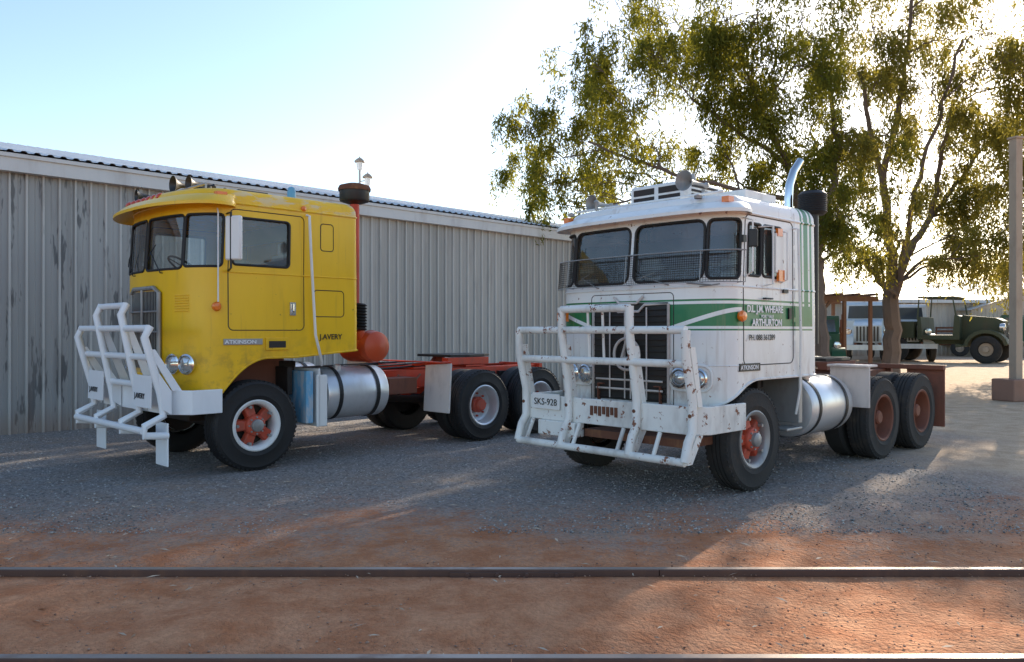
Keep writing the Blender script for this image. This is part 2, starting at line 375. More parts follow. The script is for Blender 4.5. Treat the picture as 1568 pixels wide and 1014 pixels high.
def chassis(p,mat,ax2,ax3,R,tmat,rmat,hmat,send):
    g=Geo()
    for sg in (-1,1):
        x=sg*.42
        g.bb(x-.004,x+.004,-.6,send,.80,1.07); g.bb(x-sg*.075,x,-.6,send,1.062,1.074); g.bb(x-sg*.075,x,-.6,send,.796,.808)
    for s in (1.5,2.3,(ax2+ax3)/2,send-.05): g.bb(-.42,.42,s-.05,s+.05,.84,1.03)
    for sg in (-1,1):
        g.prism([(ax2-.1,1.07),(ax3+.1,1.07),((ax2+ax3)/2+.12,.62),((ax2+ax3)/2-.12,.62)],sg*.43,sg*.50)
        g.prism([(ax2-.35,.52),(ax2-.05,.56),((ax2+ax3)/2,.72),(ax3+.05,.56),(ax3+.35,.52),(ax3+.3,.6),((ax2+ax3)/2,.82),(ax2-.3,.6)],sg*.5,sg*.59)
    g.bb(-.5,.5,send,send+.08,.78,1.09)
    g.obj('chassis_rails',mat,p,bevel=.004)
    g=Geo()
    g.cyl((-.95,0,R-.05),(.95,0,R-.05),.06)
    for sg in (-1,1): g.prism([(-.6,.72),(0,.62),(.6,.72),(.6,.76),(0,.69),(-.6,.76)],sg*.40,sg*.50)
    for s in (ax2,ax3):
        g.cyl((-.95,s,R),(.95,s,R),.085); g.lathe([(0,-.22),(.12,-.2),(.2,-.08),(.21,.05),(.12,.2),(0,.24)],(0,s,R),(0,1,0),20)
    g.cyl((0,1.6,.72),(0,ax2,.55),.055)
    g.bb(-.33,.33,-.45,1.0,.55,1.25); g.bb(-.22,.22,1.0,1.7,.6,1.0); g.bb(-.9,.9,.55,.62,.85,1.2)
    g.bb(-.7,.7,.62,1.2,1.0,1.1)
    g.obj('engine_and_axles',M['grease'],p,smooth=True,bevel=.01)
    g=Geo(); m=(ax2+ax3)/2-.15
    g.prism([(-.42,m-.45),(.42,m-.45),(.48,m-.1),(.45,m+.25),(.25,m+.55),(.12,m+.55),(.05,m+.15),(-.05,m+.15),(-.12,m+.55),(-.25,m+.55),(-.45,m+.25),(-.48,m-.1)],1.235,1.275,'z')
    g.obj('fifth_wheel_plate',M['black'],p,bevel=.006)
    g=Geo(); g.bb(-.5,.5,m-.2,m+.2,1.08,1.11)
    for sg in (-1,1): g.prism([(m-.18,1.11),(m+.18,1.11),(m+.07,1.23),(m-.07,1.23)],sg*.36,sg*.46)
    g.bb(-.45,.45,ax2-.75,ax2-.3,1.08,1.13)
    g.bb(.36,.50,m-.58,m+.3,1.12,1.23)
    g.obj('fifth_wheel_mount',mat,p,bevel=.005)
    g=Geo()
    for sg in (-1,1):
        for k in range(4): g.bb(sg*.55,sg*.62,ax2+.15+k*.25,ax2+.3+k*.25,.86+.04*(k%2),1.0)
        g.tube([(sg*.46,1.3,1.12),(sg*.46,2.2,1.10),(sg*.44,ax2-.4,1.13)],.016,6); g.tube([(sg*.38,1.3,1.12),(sg*.36,2.2,1.14),(sg*.3,ax2-.1,1.16)],.013,6)
        g.cyl((sg*.5,ax2-.3,.7),(sg*.78,ax2-.3,.7),.09,n=16); g.cyl((sg*.5,ax3+.3,.7),(sg*.78,ax3+.3,.7),.09,n=16)
    g.obj('brake_chambers_and_hoses',M['black'],p,smooth=True)
    for i,s in enumerate((ax2,ax3)):
        for sg,nm in ((1,'left'),(-1,'right')):
            wheel(p,f'rear_{nm}_outer_{i+1}',sg*1.08,s,R,sg,tmat,rmat,hmat,'dish',48)
            Geo().lathe([(.285,-.13),(.40,-.145),(.50,-.125),(.53,-.09),(.53,.09),(.50,.125),(.40,.145),(.285,.13),(.24,.0),(0,0)],(sg*.76,s,R),(sg,0,0),40).obj(f'rear_{nm}_inner_{i+1}_tyre',tmat,p,smooth=True)

def interior(c,p,zf,zbelt,ztop,steer_w=-.5):
    g=Geo()
    g.bb(-c.W+.06,c.W-.06,c.sc+.05,c.B-.04,zf-.05,zf)
    g.bb(-c.W+.10,c.W-.10,c.sc-.12,c.sc+.12,zf,zbelt-.08)
    g.bb(-c.W+.05,c.W-.05,c.B-.85,c.B-.80,zf,zf+1.1)
    g.bb(-c.W+.05,-.75,c.B-.85,c.B-.80,zf+1.1,ztop-.1); g.bb(.75,c.W-.05,c.B-.85,c.B-.80,zf+1.1,ztop-.1); g.bb(-.75,.75,c.B-.85,c.B-.80,ztop-.3,ztop-.1)
    g.bb(-.3,.3,c.sc+.2,c.B-.85,zf,zf+.45)
    g.obj('cab_floor_dash_bulkhead',M['inner'],p)
    g=Geo()
    for w in (-.62,.62):
        g.box((w,.45,zf+.48),(.5,.5,.14)); g.box((w,.62,zf+.85),(.48,.13,.65),Matrix.Rotation(-.15,3,'X')); g.box((w,.68,zf+1.25),(.28,.1,.18))
    g.obj('seats',M['seat'],p,bevel=.04,smooth=True)
    g=Geo(); ctr=Vector((steer_w,c.sc+.2,zbelt+.08)); rot=Matrix.Rotation(math.radians(-35),3,'X')
    ring=[ctr+rot@Vector((.24*math.cos(2*PI*k/28),.24*math.sin(2*PI*k/28),0)) for k in range(28)]
    g.tube(ring,.014,8,closed=True)
    for k in (0,9,19): g.cyl(ctr,ring[k],.009,n=6)
    g.cyl(ctr,ctr+rot@Vector((0,-.0,-.4)),.025,n=10); g.obj('steering_wheel',M['black'],p,smooth=True)

def wiper(c,g,a,z,da,dz):
    p0=c.P(a,z,.03); p1=c.P(a+da,z+dz,.035); g.tube([tuple(c.P(a,z,0)),tuple(p0),tuple(p1)],.007,5)
    q0=c.P(a+da*.55,z+dz*1.35,.03); q1=c.P(a+da*1.3,z+dz*.6,.03); g.tube([tuple(q0),tuple(p1),tuple(q1)],.006,5)

# ================================================================== YELLOW TRUCK
def zbY(s,w):
    if w<.9 and s<0: return .88
    z=1.33+.07*min(1,max(0,(s-.5)/.9))
    if s<.15: z-=.40*((.15-s)/.60)**2
    return max(z,.88)
LY=(.714,-.70)
Y=empty('yellow_cabover_truck',(-3.84,10.22,0),math.atan2(LY[1],LY[0]))
cy=Cab(1.17,-.84,.50,2.25,1.43,rake=((0,.05),(1.2,.0),(2.35,0),(3.1,.05)),z1=3.16,zroof=3.30,roofin=.07,z_bot=zbY)
ap=cy.afront(.80)
wins=[(.025,ap-.008,2.37,2.99,.06),(-ap+.008,-.025,2.37,2.99,.06),
      (ap+.012,cy.aside(-.43),2.39,2.99,.05),(cy.aside(-.43)*-1,-ap-.012,2.39,2.99,.05),
      (cy.aside(-.31),cy.aside(.42),2.42,2.97,.05),(-cy.aside(.42),-cy.aside(-.31),2.42,2.97,.05)]
cy.build(M['yellow'],Y,wins)
cy.brow(M['yellow'],Y,-cy.aside(-.30),cy.aside(-.30),3.23,3.11,.24)
g=Geo()
for sg in (1,-1):
    a0,a1=sorted((sg*cy.aside(-.36),sg*cy.aside(.62)))
    g.tube(cy.rrect(a0,a1,1.66,3.06,.06),.006,5,closed=True)
    b0,b1=sorted((sg*cy.aside(.76),sg*cy.aside(1.2)))
    g.tube(cy.rrect(b0,b1,1.83,2.16,.05),.006,5,closed=True)
    b0,b1=sorted((sg*cy.aside(.86),sg*cy.aside(1.05)))
    g.tube(cy.rrect(b0,b1,2.66,3.0,.04),.006,5,closed=True)
g.obj('door_and_hatch_seams',M['grease'],Y)
g=Geo()
a0,a1=cy.aside(-.42),cy.aside(1.42)
g.tube(cy.line([(a0,2.33),(a1,2.33)],0,.002),.009,6); g.tube(cy.line([(-a1,2.33),(-a0,2.33)],0,.002),.009,6)
g.tube(cy.line([(-a1,3.13),(a1,3.13)],0,.004),.014,6)
g.obj('swage_lines',M['yellow'],Y,smooth=True)
g=Geo()
for k in range(7):
    z=1.88+k*.03
    for sg in(1,-1): g.tube(cy.line([(sg*(ap-.12),z),(sg*(ap+.10),z)],0,.002),.008,5)
g.obj('louvres',M['yellow'],Y,smooth=True)
interior(cy,Y,1.45,2.4,3.1)
g=Geo(); F=lambda w,z,o=0:tuple(cy.P(cy.afront(abs(w))*(1 if w>=0 else -1),z,o))
g2=Geo()
g2.add([F(w,z,.012) for z in (1.2,2.12) for w in (-.40,0)],[(0,1,3,2)]); g2.add([F(w,z,.012) for z in (1.2,2.12) for w in (0,.40)],[(0,1,3,2)]); g2.obj('grille_mesh',M['black'],Y)
g.tube([F(-.42,1.15,.03),F(-.42,2.10,.03),F(-.3,2.16,.03),F(.3,2.16,.03),F(.42,2.10,.03),F(.42,1.15,.03)],.026,8)
g.tube([F(0,1.15,.04),F(0,2.14,.04)],.018,8)
for z in (1.4,1.64,1.88): g.tube([F(-.4,z,.035),F(0,z,.035),F(.4,z,.035)],.012,6)
for k in range(20):
    w=-.38+k*.04; g.tube([F(w,1.15,.02),F(w,2.13,.02)],.0025,4)
g.obj('grille_surround',M['steel'],Y,smooth=True)
g=Geo();h=Geo()
for sg in (1,-1):
    for w in (.68,.88):
        p=Vector(F(sg*w,1.27,.02)); nrm=Vector(F(sg*w,1.27,.1))-p; nrm.normalize()
        g.lathe([(.115,-.03),(.118,.02),(.10,.03),(.095,.02)],p,nrm,24); h.lathe([(.098,.0),(.09,.02),(.05,.04),(0,.047)],p,nrm,24)
g.obj('headlamp_bezels',M['chrome'],Y,smooth=True); h.obj('headlamps',M['lens'],Y,smooth=True)
g=Geo(); g.bb(1.17,1.187,-.42,.06,1.49,1.56); g.obj('name_badge',M['steel'],Y,bevel=.004)
text('ATKINSON',.06,(1.189,-.41,1.503),(90,0,90),M['wtext'],Y,'badge_text',sx=1.3)
g=Geo(); g.bb(1.165,1.19,.10,.40,1.42,1.57); g.obj('step_panel',M['yellow'],Y,bevel=.008)
g=Geo(); g.bb(1.186,1.194,.14,.36,1.45,1.53); g.obj('step_recess',M['grease'],Y)
g=Geo(); g.bb(1.165,1.185,.42,.50,1.84,2.0); g.tube([(1.18,.46,1.88),(1.215,.46,1.9),(1.215,.46,1.98)],.01,6); g.obj('door_handle',M['chrome'],Y)
g=Geo()
for sg in (1,-1):
    g.lathe([(.05,0),(.055,.03),(.04,.05),(0,.055)],(sg*1.15,-.50,1.93),(sg,0,0),16)
    g.lathe([(.03,0),(.035,.03),(0,.045)],(sg*1.14,.62,3.16),(sg,0,0),12)
    g.bb(sg*1.10,sg*1.19,-.50,-.38,3.17,3.24)
g.obj('side_indicators',M['orange'],Y,smooth=True)
g=Geo()
g.tube([(1.17,.66,3.08),(1.23,.66,3.07),(1.235,.68,2.6),(1.24,.74,1.6),(1.22,.84,1.28),(1.16,.88,1.22)],.017,8)
g.tube([(1.13,-.47,3.05),(1.19,-.49,3.0),(1.19,-.49,1.98)],.009,6)
g.obj('grab_rail',M['ywhite'],Y,smooth=True)
g=Geo(); g.tube([(1.14,-.36,3.0),(1.36,-.42,2.99),(1.36,-.42,2.36),(1.17,-.36,2.34)],.013,6)
g.obj('mirror_bracket',M['black'],Y,smooth=True)
g=Geo(); g.box((1.37,-.39,2.70),(.20,.06,.50),Matrix.Rotation(.5,3,'Z')); g.obj('mirror',M['ywhite'],Y,bevel=.02,smooth=True)
g=Geo(); wiper(cy,g,.45,2.33,-.25,.25); wiper(cy,g,-.35,2.33,-.25,.22); g.obj('wipers',M['black'],Y)
g=Geo(); l=Geo()
for k in range(7):
    w=-.78+k*.16; l.lathe([(.045,0),(.045,.05),(.03,.065),(0,.07)],(w,-.72,3.24),(0,-.5,.5),12)
l.obj('roof_marker_lights',M['redlens'],Y,smooth=True)
horn(g,(-.88,-.25,3.42),(-.1,-1,0),.36,.085); horn(g,(.02,-.1,3.46),(0,-1,0),.42,.11); horn(g,(.24,-.1,3.46),(0,-1,0),.32,.095)
g.cyl((.62,-.35,3.28),(.62,-.35,3.38),.045); g.cyl((.5,.6,3.3),(.5,.6,3.36),.1); g.bb(-.1,.5,.1,.5,3.3,3.42)
for w,s in((-.88,-.1),(.02,.05),(.24,.05)): g.cyl((w,s,3.28),(w,s,3.46),.02,n=8)
g.obj('air_horns',M['black'],Y,smooth=True,bevel=.004)
g=Geo(); g.tube([(-.8,-.5,3.36),(.9,-.5,3.36)],.015,6)
for w in (-.8,.05,.9): g.cyl((w,-.5,3.2),(w,-.5,3.36),.012,n=6)
g.obj('roof_rail',M['steel'],Y)
g=Geo(); g.lathe([(.055,0),(.055,.15),(.04,.2),(0,.22)],(.65,.75,3.3),(0,0,1),20); g.obj('roof_vent',M['blue'],Y,smooth=True)
g=Geo()
g.prism([(-1.22,-.45),(-1.22,-.80),(-1.0,-.98),(1.0,-.98),(1.22,-.80),(1.22,-.45),(1.17,-.45),(1.17,-.77),(.98,-.93),(-.98,-.93),(-1.17,-.77),(-1.17,-.45)],.72,.99,'z')
g.obj('bumper',M['ybull'],Y,bevel=.008)
g=Geo()
for w,zt in ((-1.08,1.70),(-.40,1.96),(.40,1.96),(1.08,1.70)):
    o0=-.96
    g.prism([(o0,.99),(o0-.27,zt-.25),(o0-.19,zt-.25),(o0+.10,.99)],w-.008,w+.008)
    g.prism([(o0-.03,.73),(o0-.03,.99),(o0-.17,1.20),(o0-.13,.80)],w-.05,w+.05)
    g.tube([(w,o0-.24,zt),(w,o0-.30,zt-.12),(w,o0-.13,.96),(w,o0-.10,.72),(w,o0-.30,.62),(w,o0-.30,.52),(w,o0-.05,.50)],.042,10)
for w0,w1,z,s in ((-1.08,1.08,1.68,-1.22),(-1.08,1.08,1.36,-1.15),(-1.08,1.08,.57,-1.27),(-.4,.4,1.94,-1.21),(-1.08,1.08,1.04,-1.09)):
    g.tube([(w0,s,z),(w1,s,z)],.038,10)
g.obj('bull_bar',M['ybull'],Y,smooth=True)
g=Geo()
for w in (-.74,.74): g.prism([(w-.27,.80),(w+.25,.80),(w+.28,1.16),(w-.22,1.16)],-1.165,-1.150,'y')
g.obj('bull_bar_plates',M['ybull'],Y,bevel=.004)
text('J.AVERY',.085,(-.93,-1.172,.90),(90,0,0),M['text'],Y,'owner_name_front'); text('J.AVERY',.085,(.55,-1.172,.90),(90,0,0),M['text'],Y,'owner_name_front')
text('J.AVERY',.095,(1.177,.84,1.545),(90,0,90),M['text'],Y,'owner_name_side')
g=Geo()
for w in (-.95,.95): g.box((w,-1.02,.40),(.32,.02,.48))
g.obj('bumper_flaps',M['ybull'],Y,bevel=.01)
chassis(Y,M['red'],3.66,4.90,.535,M['rubber'],M['alu'],M['hubred'],5.65)
for sg,nm in ((1,'left'),(-1,'right')): wheel(Y,f'front_{nm}',sg*1.03,0,.535,sg,M['rubber'],M['ywhite'],M['hubred'])
def tank(p,w,s0,s1,z,r,mat,name='fuel_tank'):
    g=Geo(); g.lathe([(0,-.015),(r*.8,-.012),(r*.96,.0),(r,.03),(r,s1-s0-.03),(r*.96,s1-s0),(r*.8,s1-s0+.012),(0,s1-s0+.015)],(w,s0,z),(0,1,0),48); g.cyl((w+r*.35,s0+.25,z+r*.85),(w+r*.38,s0+.25,z+r*1.08),.05)
    g.obj(name,mat,p,smooth=True)
    g=Geo()
    for s in (s0+.18,s1-.18): g.lathe([(r+.004,-.028),(r+.009,-.028),(r+.009,.028),(r+.004,.028)],(w,s,z),(0,1,0),48)
    for s in (s0+.18,s1-.18): g.bb(w-r-.15 if w>0 else w+r, w-r if w>0 else w+r+.15,s-.04,s+.04,z-.3,z+.25)
    g.obj(name+'_straps',M['black'],p)
tank(Y,.84,.98,1.92,.84,.34,M['alu']); tank(Y,-.84,.98,1.92,.84,.34,M['alu'])
g=Geo(); g.bb(.58,1.16,.66,.76,.50,1.15); g.obj('step_box_blue',M['blue'],Y,bevel=.01)
g=Geo(); g.bb(.58,1.18,.82,.85,.45,1.18); g.bb(1.14,1.18,.80,.95,.45,1.1); g.obj('step_box',M['ywhite'],Y,bevel=.01)
g=Geo(); g.bb(-.9,.9,-.5,.5,1.28,1.31)
for sg in (1,-1): g.bb(sg*.55,sg*.60,-.4,.6,.75,1.28)
g.obj('wheel_arch_liner',M['redrust'],Y)
g=Geo(); g.cyl((.88,1.56,1.9),(.88,1.56,3.35),.065); g.tube([(.88,1.56,2.0),(.88,1.6,1.7),(.7,1.7,1.5)],.06,12); g.obj('intake_stack',M['red'],Y,smooth=True)
g=Geo(); g.lathe([(0,0),(.10,.0),(.19,.03),(.20,.05),(.20,.20),(.17,.22)],(.88,1.56,3.36),(0,0,1),28); g.obj('air_cleaner',M['black'],Y,smooth=True)
g=Geo(); g.lathe([(.215,.17),(.22,.2),(.20,.24),(.1,.27),(0,.275)],(.88,1.56,3.36),(0,0,1),28); g.obj('air_cleaner_cap',M['rust'],Y,smooth=True)
g=Geo()
for k in range(9): g.lathe([(.07,0),(.095,.02),(.07,.04)],(.92,1.62,1.66+k*.04),(0,.1,1),20)
g.obj('rubber_bellows',M['rubber'],Y,smooth=True)
g=Geo(); g.lathe([(0,-.05),(.13,-.035),(.20,.02),(.215,.08),(.215,.6),(.20,.66),(.13,.71),(0,.72)],(.40,1.80,1.44),(1,0,0),32)
g.lathe([(.218,.5),(.222,.5),(.222,.54),(.218,.54)],(.40,1.80,1.44),(1,0,0),32)
g.cyl((.9,1.7,1.45),(.9,1.62,1.66),.07); g.obj('air_cleaner_body',M['tankred'],Y,smooth=True)
g=Geo()
for w,s in ((.7,2.1),(.55,2.3),(.7,2.5)): g.tube([(w,s,.9),(w-.1,s+.25,.85),(w-.2,s+.5,1.0)],.02,6)
g.bb(.45,.80,2.2,2.7,.75,.98)
g.obj('air_lines_and_battery_box',M['redrust'],Y,bevel=.02)
g=Geo()
for sg in (1,-1): g.box((sg*1.02,2.90,.83),(.58,.025,.72),Matrix.Rotation(-.06,3,'X'))
g.obj('mud_flaps',M['flap'],Y,bevel=.02)
g=Geo()
for sg in (1,-1): g.tube([(sg*.42,2.92,1.14),(sg*1.3,2.92,1.2)],.02,8)
g.bb(-1.25,1.25,2.86,2.98,1.185,1.2)
g.obj('flap_brackets',M['red'],Y)

# ================================================================== WHITE TRUCK
def zbW(s,w):
    if w<.9 and s<-.1: return .82
    z=1.15
    if s<.15: z-=.26*((.15-s)/.60)**2
    return max(z,.82)
LW=(.685,-.728)
Wt=empty('white_cabover_truck',(1.68,9.02,0),math.atan2(LW[1],LW[0]))
cw=Cab(1.15,-.55,.34,3.0,1.43,rake=((0,.0),(2.1,0),(3.0,.09)),z1=2.90,zroof=3.04,roofin=.09,z_bot=zbW)
ap=cw.afront(.88)
aw=cw.aside
wins=[(.035,ap,2.17,2.78,.09),(-ap,-.035,2.17,2.78,.09),(ap+.03,aw(-.25),2.18,2.78,.06),(-aw(-.25),-ap-.03,2.18,2.78,.06),
      (aw(-.10),aw(.16),2.22,2.76,.04),(aw(.20),aw(.60),2.22,2.76,.05),(-aw(.16),-aw(-.10),2.22,2.76,.04),(-aw(.60),-aw(.20),2.22,2.76,.05)]
cw.build(M['gw'],Wt,wins)
cw.brow(M['white'],Wt,-aw(-.12),aw(-.12),2.96,2.87,.17)
g=Geo()
for sg in (1,-1):
    a0,a1=sorted((sg*aw(-.17),sg*aw(.86))); g.tube(cw.rrect(a0,a1,1.30,2.84,.07),.006,5,closed=True)
g.tube(cw.rrect(-cw.afront(.56),cw.afront(.56),.84,2.05,.05),.005,5,closed=True)
g.obj('door_seams',M['grease'],Wt)
g=Geo()
a0,a1=aw(-.2),aw(1.4)
g.tube(cw.line([(-a1,2.10),(a1,2.10)],0,.0),.012,6); g.tube(cw.line([(-a1,2.86),(a1,2.86)],0,.002),.014,6)
g.tube(cw.line([(-a0-.3,1.30),(-cw.afront(.5),1.30)],0,.0),.008,6); g.tube(cw.line([(cw.afront(.5),1.30),(a0+.05,1.30)],0,.0),.008,6)
for k in range(8):
    g.tube(cw.line([(aw(.90),1.4+k*.2),(aw(.90),1.55+k*.2)],0,.0),.006,5)
g.obj('swage_lines',M['gw'],Wt,smooth=True)
interior(cw,Wt,1.3,2.2,2.85)
FW=lambda w,z,o=0:tuple(cw.P(cw.afront(abs(w))*(1 if w>=0 else -1),z,o))
g=Geo(); n=8
for i in range(n):
    w0=-.50+i/n; w1=w0+1/n
    g.add([FW(w0,.9,.012),FW(w1,.9,.012),FW(w1,1.95,.012),FW(w0,1.95,.012)],[(0,1,2,3)])
g.obj('grille_opening',M['black'],Wt)
g=Geo()
for k in range(16):
    z=.93+k*.063; g.tube([FW(-.48,z,.03),FW(0,z,.035),FW(.48,z,.03)],.007,5)
g.obj('grille_slats',M['grease'],Wt)
g=Geo()
for w in (-.25,-.04,.04,.25): g.tube([FW(w,.92,.04),FW(w,1.9,.04)],.008,5)
g.tube([FW(-.51,.88,.02),FW(-.51,1.93,.02),FW(-.22,1.93,.03),FW(-.14,1.86,.03),FW(.14,1.86,.03),FW(.22,1.93,.03),FW(.51,1.93,.02),FW(.51,.88,.02)],.016,8)
ctr=Vector(FW(0,1.40,.06)); ring=[ctr+Vector((.17*math.cos(2*PI*k/32),0,.17*math.sin(2*PI*k/32))) for k in range(32)]
g.tube(ring,.016,6,closed=True)
for d in ((-.10,0,-.14),(.10,0,-.14)): g.tube([ctr+Vector((0,0,.15)),ctr+Vector(d)],.016,6)
g.tube([ctr+Vector((-.07,0,-.04)),ctr+Vector((.07,0,-.04))],.013,6)
g.tube([FW(-.2,2.02,.03),FW(-.12,1.95,.04),FW(.12,1.95,.04),FW(.2,2.02,.03)],.014,6)
for z in (1.12,1.02): g.tube([FW(-.45,z,.04),FW(.45,z,.04)],.012,6)
g.obj('grille_trim_and_emblem',M['flap'],Wt,smooth=True)
g=Geo();h=Geo();q=Geo()
for sg in (1,-1):
    for w in (.64,.84):
        p=Vector(FW(sg*w,1.17,.02)); nrm=(Vector(FW(sg*w,1.17,.1))-p).normalized()
        g.lathe([(.10,-.03),(.103,.02),(.088,.03),(.083,.02)],p,nrm,24); h.lathe([(.086,.0),(.078,.02),(.05,.04),(0,.045)],p,nrm,24)
    q.tube(cw.rrect(*sorted((sg*(cw.afront(.52)),sg*(cw.afront(.97)))),1.04,1.30,.10,off=.01),.014,6,closed=True)
g.obj('headlamp_bezels',M['chrome'],Wt,smooth=True); h.obj('headlamps',M['lens'],Wt,smooth=True); q.obj('headlamp_surrounds',M['white'],Wt,smooth=True)
text('D.L. J.M. WHEARE',.10,(1.162,-.12,1.845),(90,0,90),M['wtext'],Wt,'owner_name',sx=.95,bold=.003)
text('PORT VALE',.05,(1.162,.16,1.785),(90,0,90),M['wtext'],Wt,'lettering_line')
text('ARTHURTON',.10,(1.162,-.02,1.705),(90,0,90),M['wtext'],Wt,'town_name',sx=1.0,bold=.003)
text('PH. 088 361289',.085,(1.162,-.08,1.555),(90,0,90),M['text'],Wt,'phone_number',sx=.95,bold=.0)
g=Geo(); g.bb(1.15,1.163,-.26,.14,1.24,1.32); g.obj('name_badge',M['black'],Wt,bevel=.003)
text('ATKINSON',.065,(1.165,-.245,1.257),(90,0,90),M['wtext'],Wt,'badge_text',sx=1.05)
g=Geo()
for sg in (1,-1):
    g.lathe([(.05,0),(.06,.03),(.045,.055),(0,.06)],(sg*1.15,-.24,1.80),(sg,0,0),16)
    g.bb(sg*1.04,sg*1.12,-.40,-.30,2.94,3.0)
g.bb(1.17,1.20,.44,.54,2.66,2.74); g.bb(1.17,1.20,.46,.58,2.18,2.30); g.bb(-1.02,-.9,-.62,-.55,1.76,1.86)
g.obj('indicators',M['orange'],Wt,smooth=True)
g=Geo()
g.tube([(1.13,.88,2.78),(1.20,.88,2.77),(1.20,.94,1.6),(1.16,1.0,1.0),(1.1,1.02,.72)],.015,8)
g.tube([(1.14,-.16,2.80),(1.27,-.20,2.76),(1.27,-.20,2.25),(1.15,-.14,2.2)],.010,6)
g.tube([(1.12,.17,2.74),(1.24,.26,2.74),(1.24,.26,2.14),(1.12,.22,2.12)],.013,6)
g.tube([(1.12,.60,2.74),(1.22,.60,2.70),(1.22,.60,2.2),(1.12,.60,2.16)],.010,6)
g.obj('mirror_and_grab_rails',M['white'],Wt,smooth=True)
g=Geo(); g.bb(1.15,1.17,.62,.72,2.06,2.1); g.tube([(1.16,.2,1.99),(1.19,.2,1.99),(1.19,.34,1.99),(1.16,.34,1.99)],.01,6); g.bb(1.14,1.18,-.22,-.16,2.55,2.62);g.bb(1.14,1.17,.74,.80,1.78,1.9); g.obj('door_handle',M['black'],Wt)
g=Geo(); g.box((1.275,-.20,2.58),(.09,.03,.18),Matrix.Rotation(.5,3,'Z')); g.obj('mirror',M['black'],Wt,bevel=.012)
g=Geo(); g.box((1.18,.50,2.48),(.02,.18,.42)); g.obj('quarter_vent_frame',M['white'],Wt,bevel=.008)
g=Geo(); wiper(cw,g,.50,2.13,-.30,.10); wiper(cw,g,.72,2.14,.26,-.03) ; wiper(cw,g,-.45,2.13,-.25,.12); g.obj('wipers',M['steel'],Wt)
g=Geo(); zA,zB=2.14,2.46; aend=aw(-.28); A=np.linspace(-aend,aend,90)
def rowp(z,off=.10): return [tuple(p) for p in cw.P(A,np.full(90,z),off)]
g.tube(rowp(zA),.005,5); g.tube(rowp(zB),.007,6)
for a in (-aend,-ap,0,ap,aend): g.tube([tuple(cw.P(a,zA,.0)),tuple(cw.P(a,zA,.10)),tuple(cw.P(a,zB,.10)),tuple(cw.P(a,zB,.0))],.005,5)
g.obj('stone_guard_frame',M['steel'],Wt,smooth=True)
g=Geo()
for z in np.arange(zA+.02,zB,.024): g.tube(rowp(z)[::3],.0022,3,caps=False)
for a in np.arange(-aend,aend,.024): g.tube([tuple(cw.P(a,zA,.10)),tuple(cw.P(a,zB,.10))],.0022,3,caps=False)
g.obj('stone_guard_mesh',M['grease'],Wt)
g=Geo()
g.bb(-.42,.36,-.02,.72,3.06,3.32); g.obj('roof_air_conditioner',M['white'],Wt,bevel=.035,smooth=True)
g=Geo()
for i in range(2):
    for j in range(2): g.bb(-.36+i*.35,-.07+i*.35,-.026,-.022,3.11+j*.095,3.18+j*.095)
for j in range(4): g.bb(.362,.366,.08,.6,3.10+j*.05,3.125+j*.05)
g.obj('air_conditioner_grilles',M['grease'],Wt)
g=Geo(); g.bb(.42,.98,.15,.8,3.05,3.15); g.bb(-1.0,-.5,.3,.75,3.04,3.12); g.tube([(-1.0,-.3,3.07),(1.0,-.3,3.07)],.016,6); g.obj('roof_pods',M['white'],Wt,bevel=.03,smooth=True)
g=Geo(); horn(g,(-.80,.2,3.17),(-.1,-1,0),.42,.10); horn(g,(.50,.15,3.25),(0,-1,0),.42,.11)
for w in (-.8,.50): g.cyl((w,.1,3.0),(w,.1,3.2),.02,n=8)
g.lathe([(.03,0),(.04,.1),(.02,.2),(0,.21)],(.1,.5,3.28),(0,0,1),12); g.lathe([(.02,0),(.02,.08),(.035,.1),(.0,.13)],(-.65,-.35,3.05),(0,0,1),10)
for w in (-.95,.8): g.lathe([(.04,0),(.045,.03),(.0,.05)],(w,-.45,3.0),(0,0,1),12)
g.obj('air_horns',M['steel'],Wt,smooth=True)
g=Geo()
g.prism([(-1.21,-.22),(-1.21,-.85),(-1.1,-1.0),(1.1,-1.0),(1.21,-.85),(1.21,-.22),(1.17,-.22),(1.17,-.83),(1.08,-.96),(-1.08,-.96),(-1.17,-.83),(-1.17,-.22)],.66,.93,'z')
g.obj('bumper',M['wbull'],Wt,bevel=.008)
g=Geo()
for w,zt in ((-1.12,1.66),(-.46,1.90),(.46,1.90),(1.12,1.66)):
    g.tube([(w,-1.14,zt),(w,-1.14,zt-.25),(w,-1.03,1.0),(w,-1.03,.7),(w,-1.10,.6),(w,-1.16,.42)],.045,10)
    g.prism([(-1.0,.93),(-1.13,1.5),(-1.05,1.5),(-.93,.93)],w-.048,w+.048)
    g.prism([(-1.16,.40),(-1.16,.44),(-1.0,.66),(-.9,.66),(-1.08,.40)],w-.035,w+.035)
for w0,w1,z,s in ((-1.12,1.12,1.66,-1.14),(-1.12,1.12,1.34,-1.10),(-.46,.46,1.88,-1.14),(-1.12,1.12,.42,-1.15)):
    g.tube([(w0,s,z),(w1,s,z)],.040,10)
for w in (-1.0,-.3,.3,.75): g.tube([(w,-1.03,.66),(w,-1.14,.44)],.022,8)
for w in (-.1,.1): g.tube([(w,-1.13,1.88),(w,-1.10,1.34)],.014,6)
g.obj('bull_bar',M['wbull'],Wt,smooth=True)
g=Geo(); g.bb(-1.02,-.60,-1.03,-1.015,.78,.95); g.obj('number_plate',M['ywhite'],Wt,bevel=.003)
text('SKS-928',.105,(-.81,-1.034,.825),(90,0,0),M['text'],Wt,'number_plate_text',align='CENTER',bold=0)
g=Geo(); g.bb(-.9,-.35,-1.06,-.9,.50,.66); g.obj('bumper_lower_tray',M['wbull'],Wt,bevel=.01)
g=Geo()
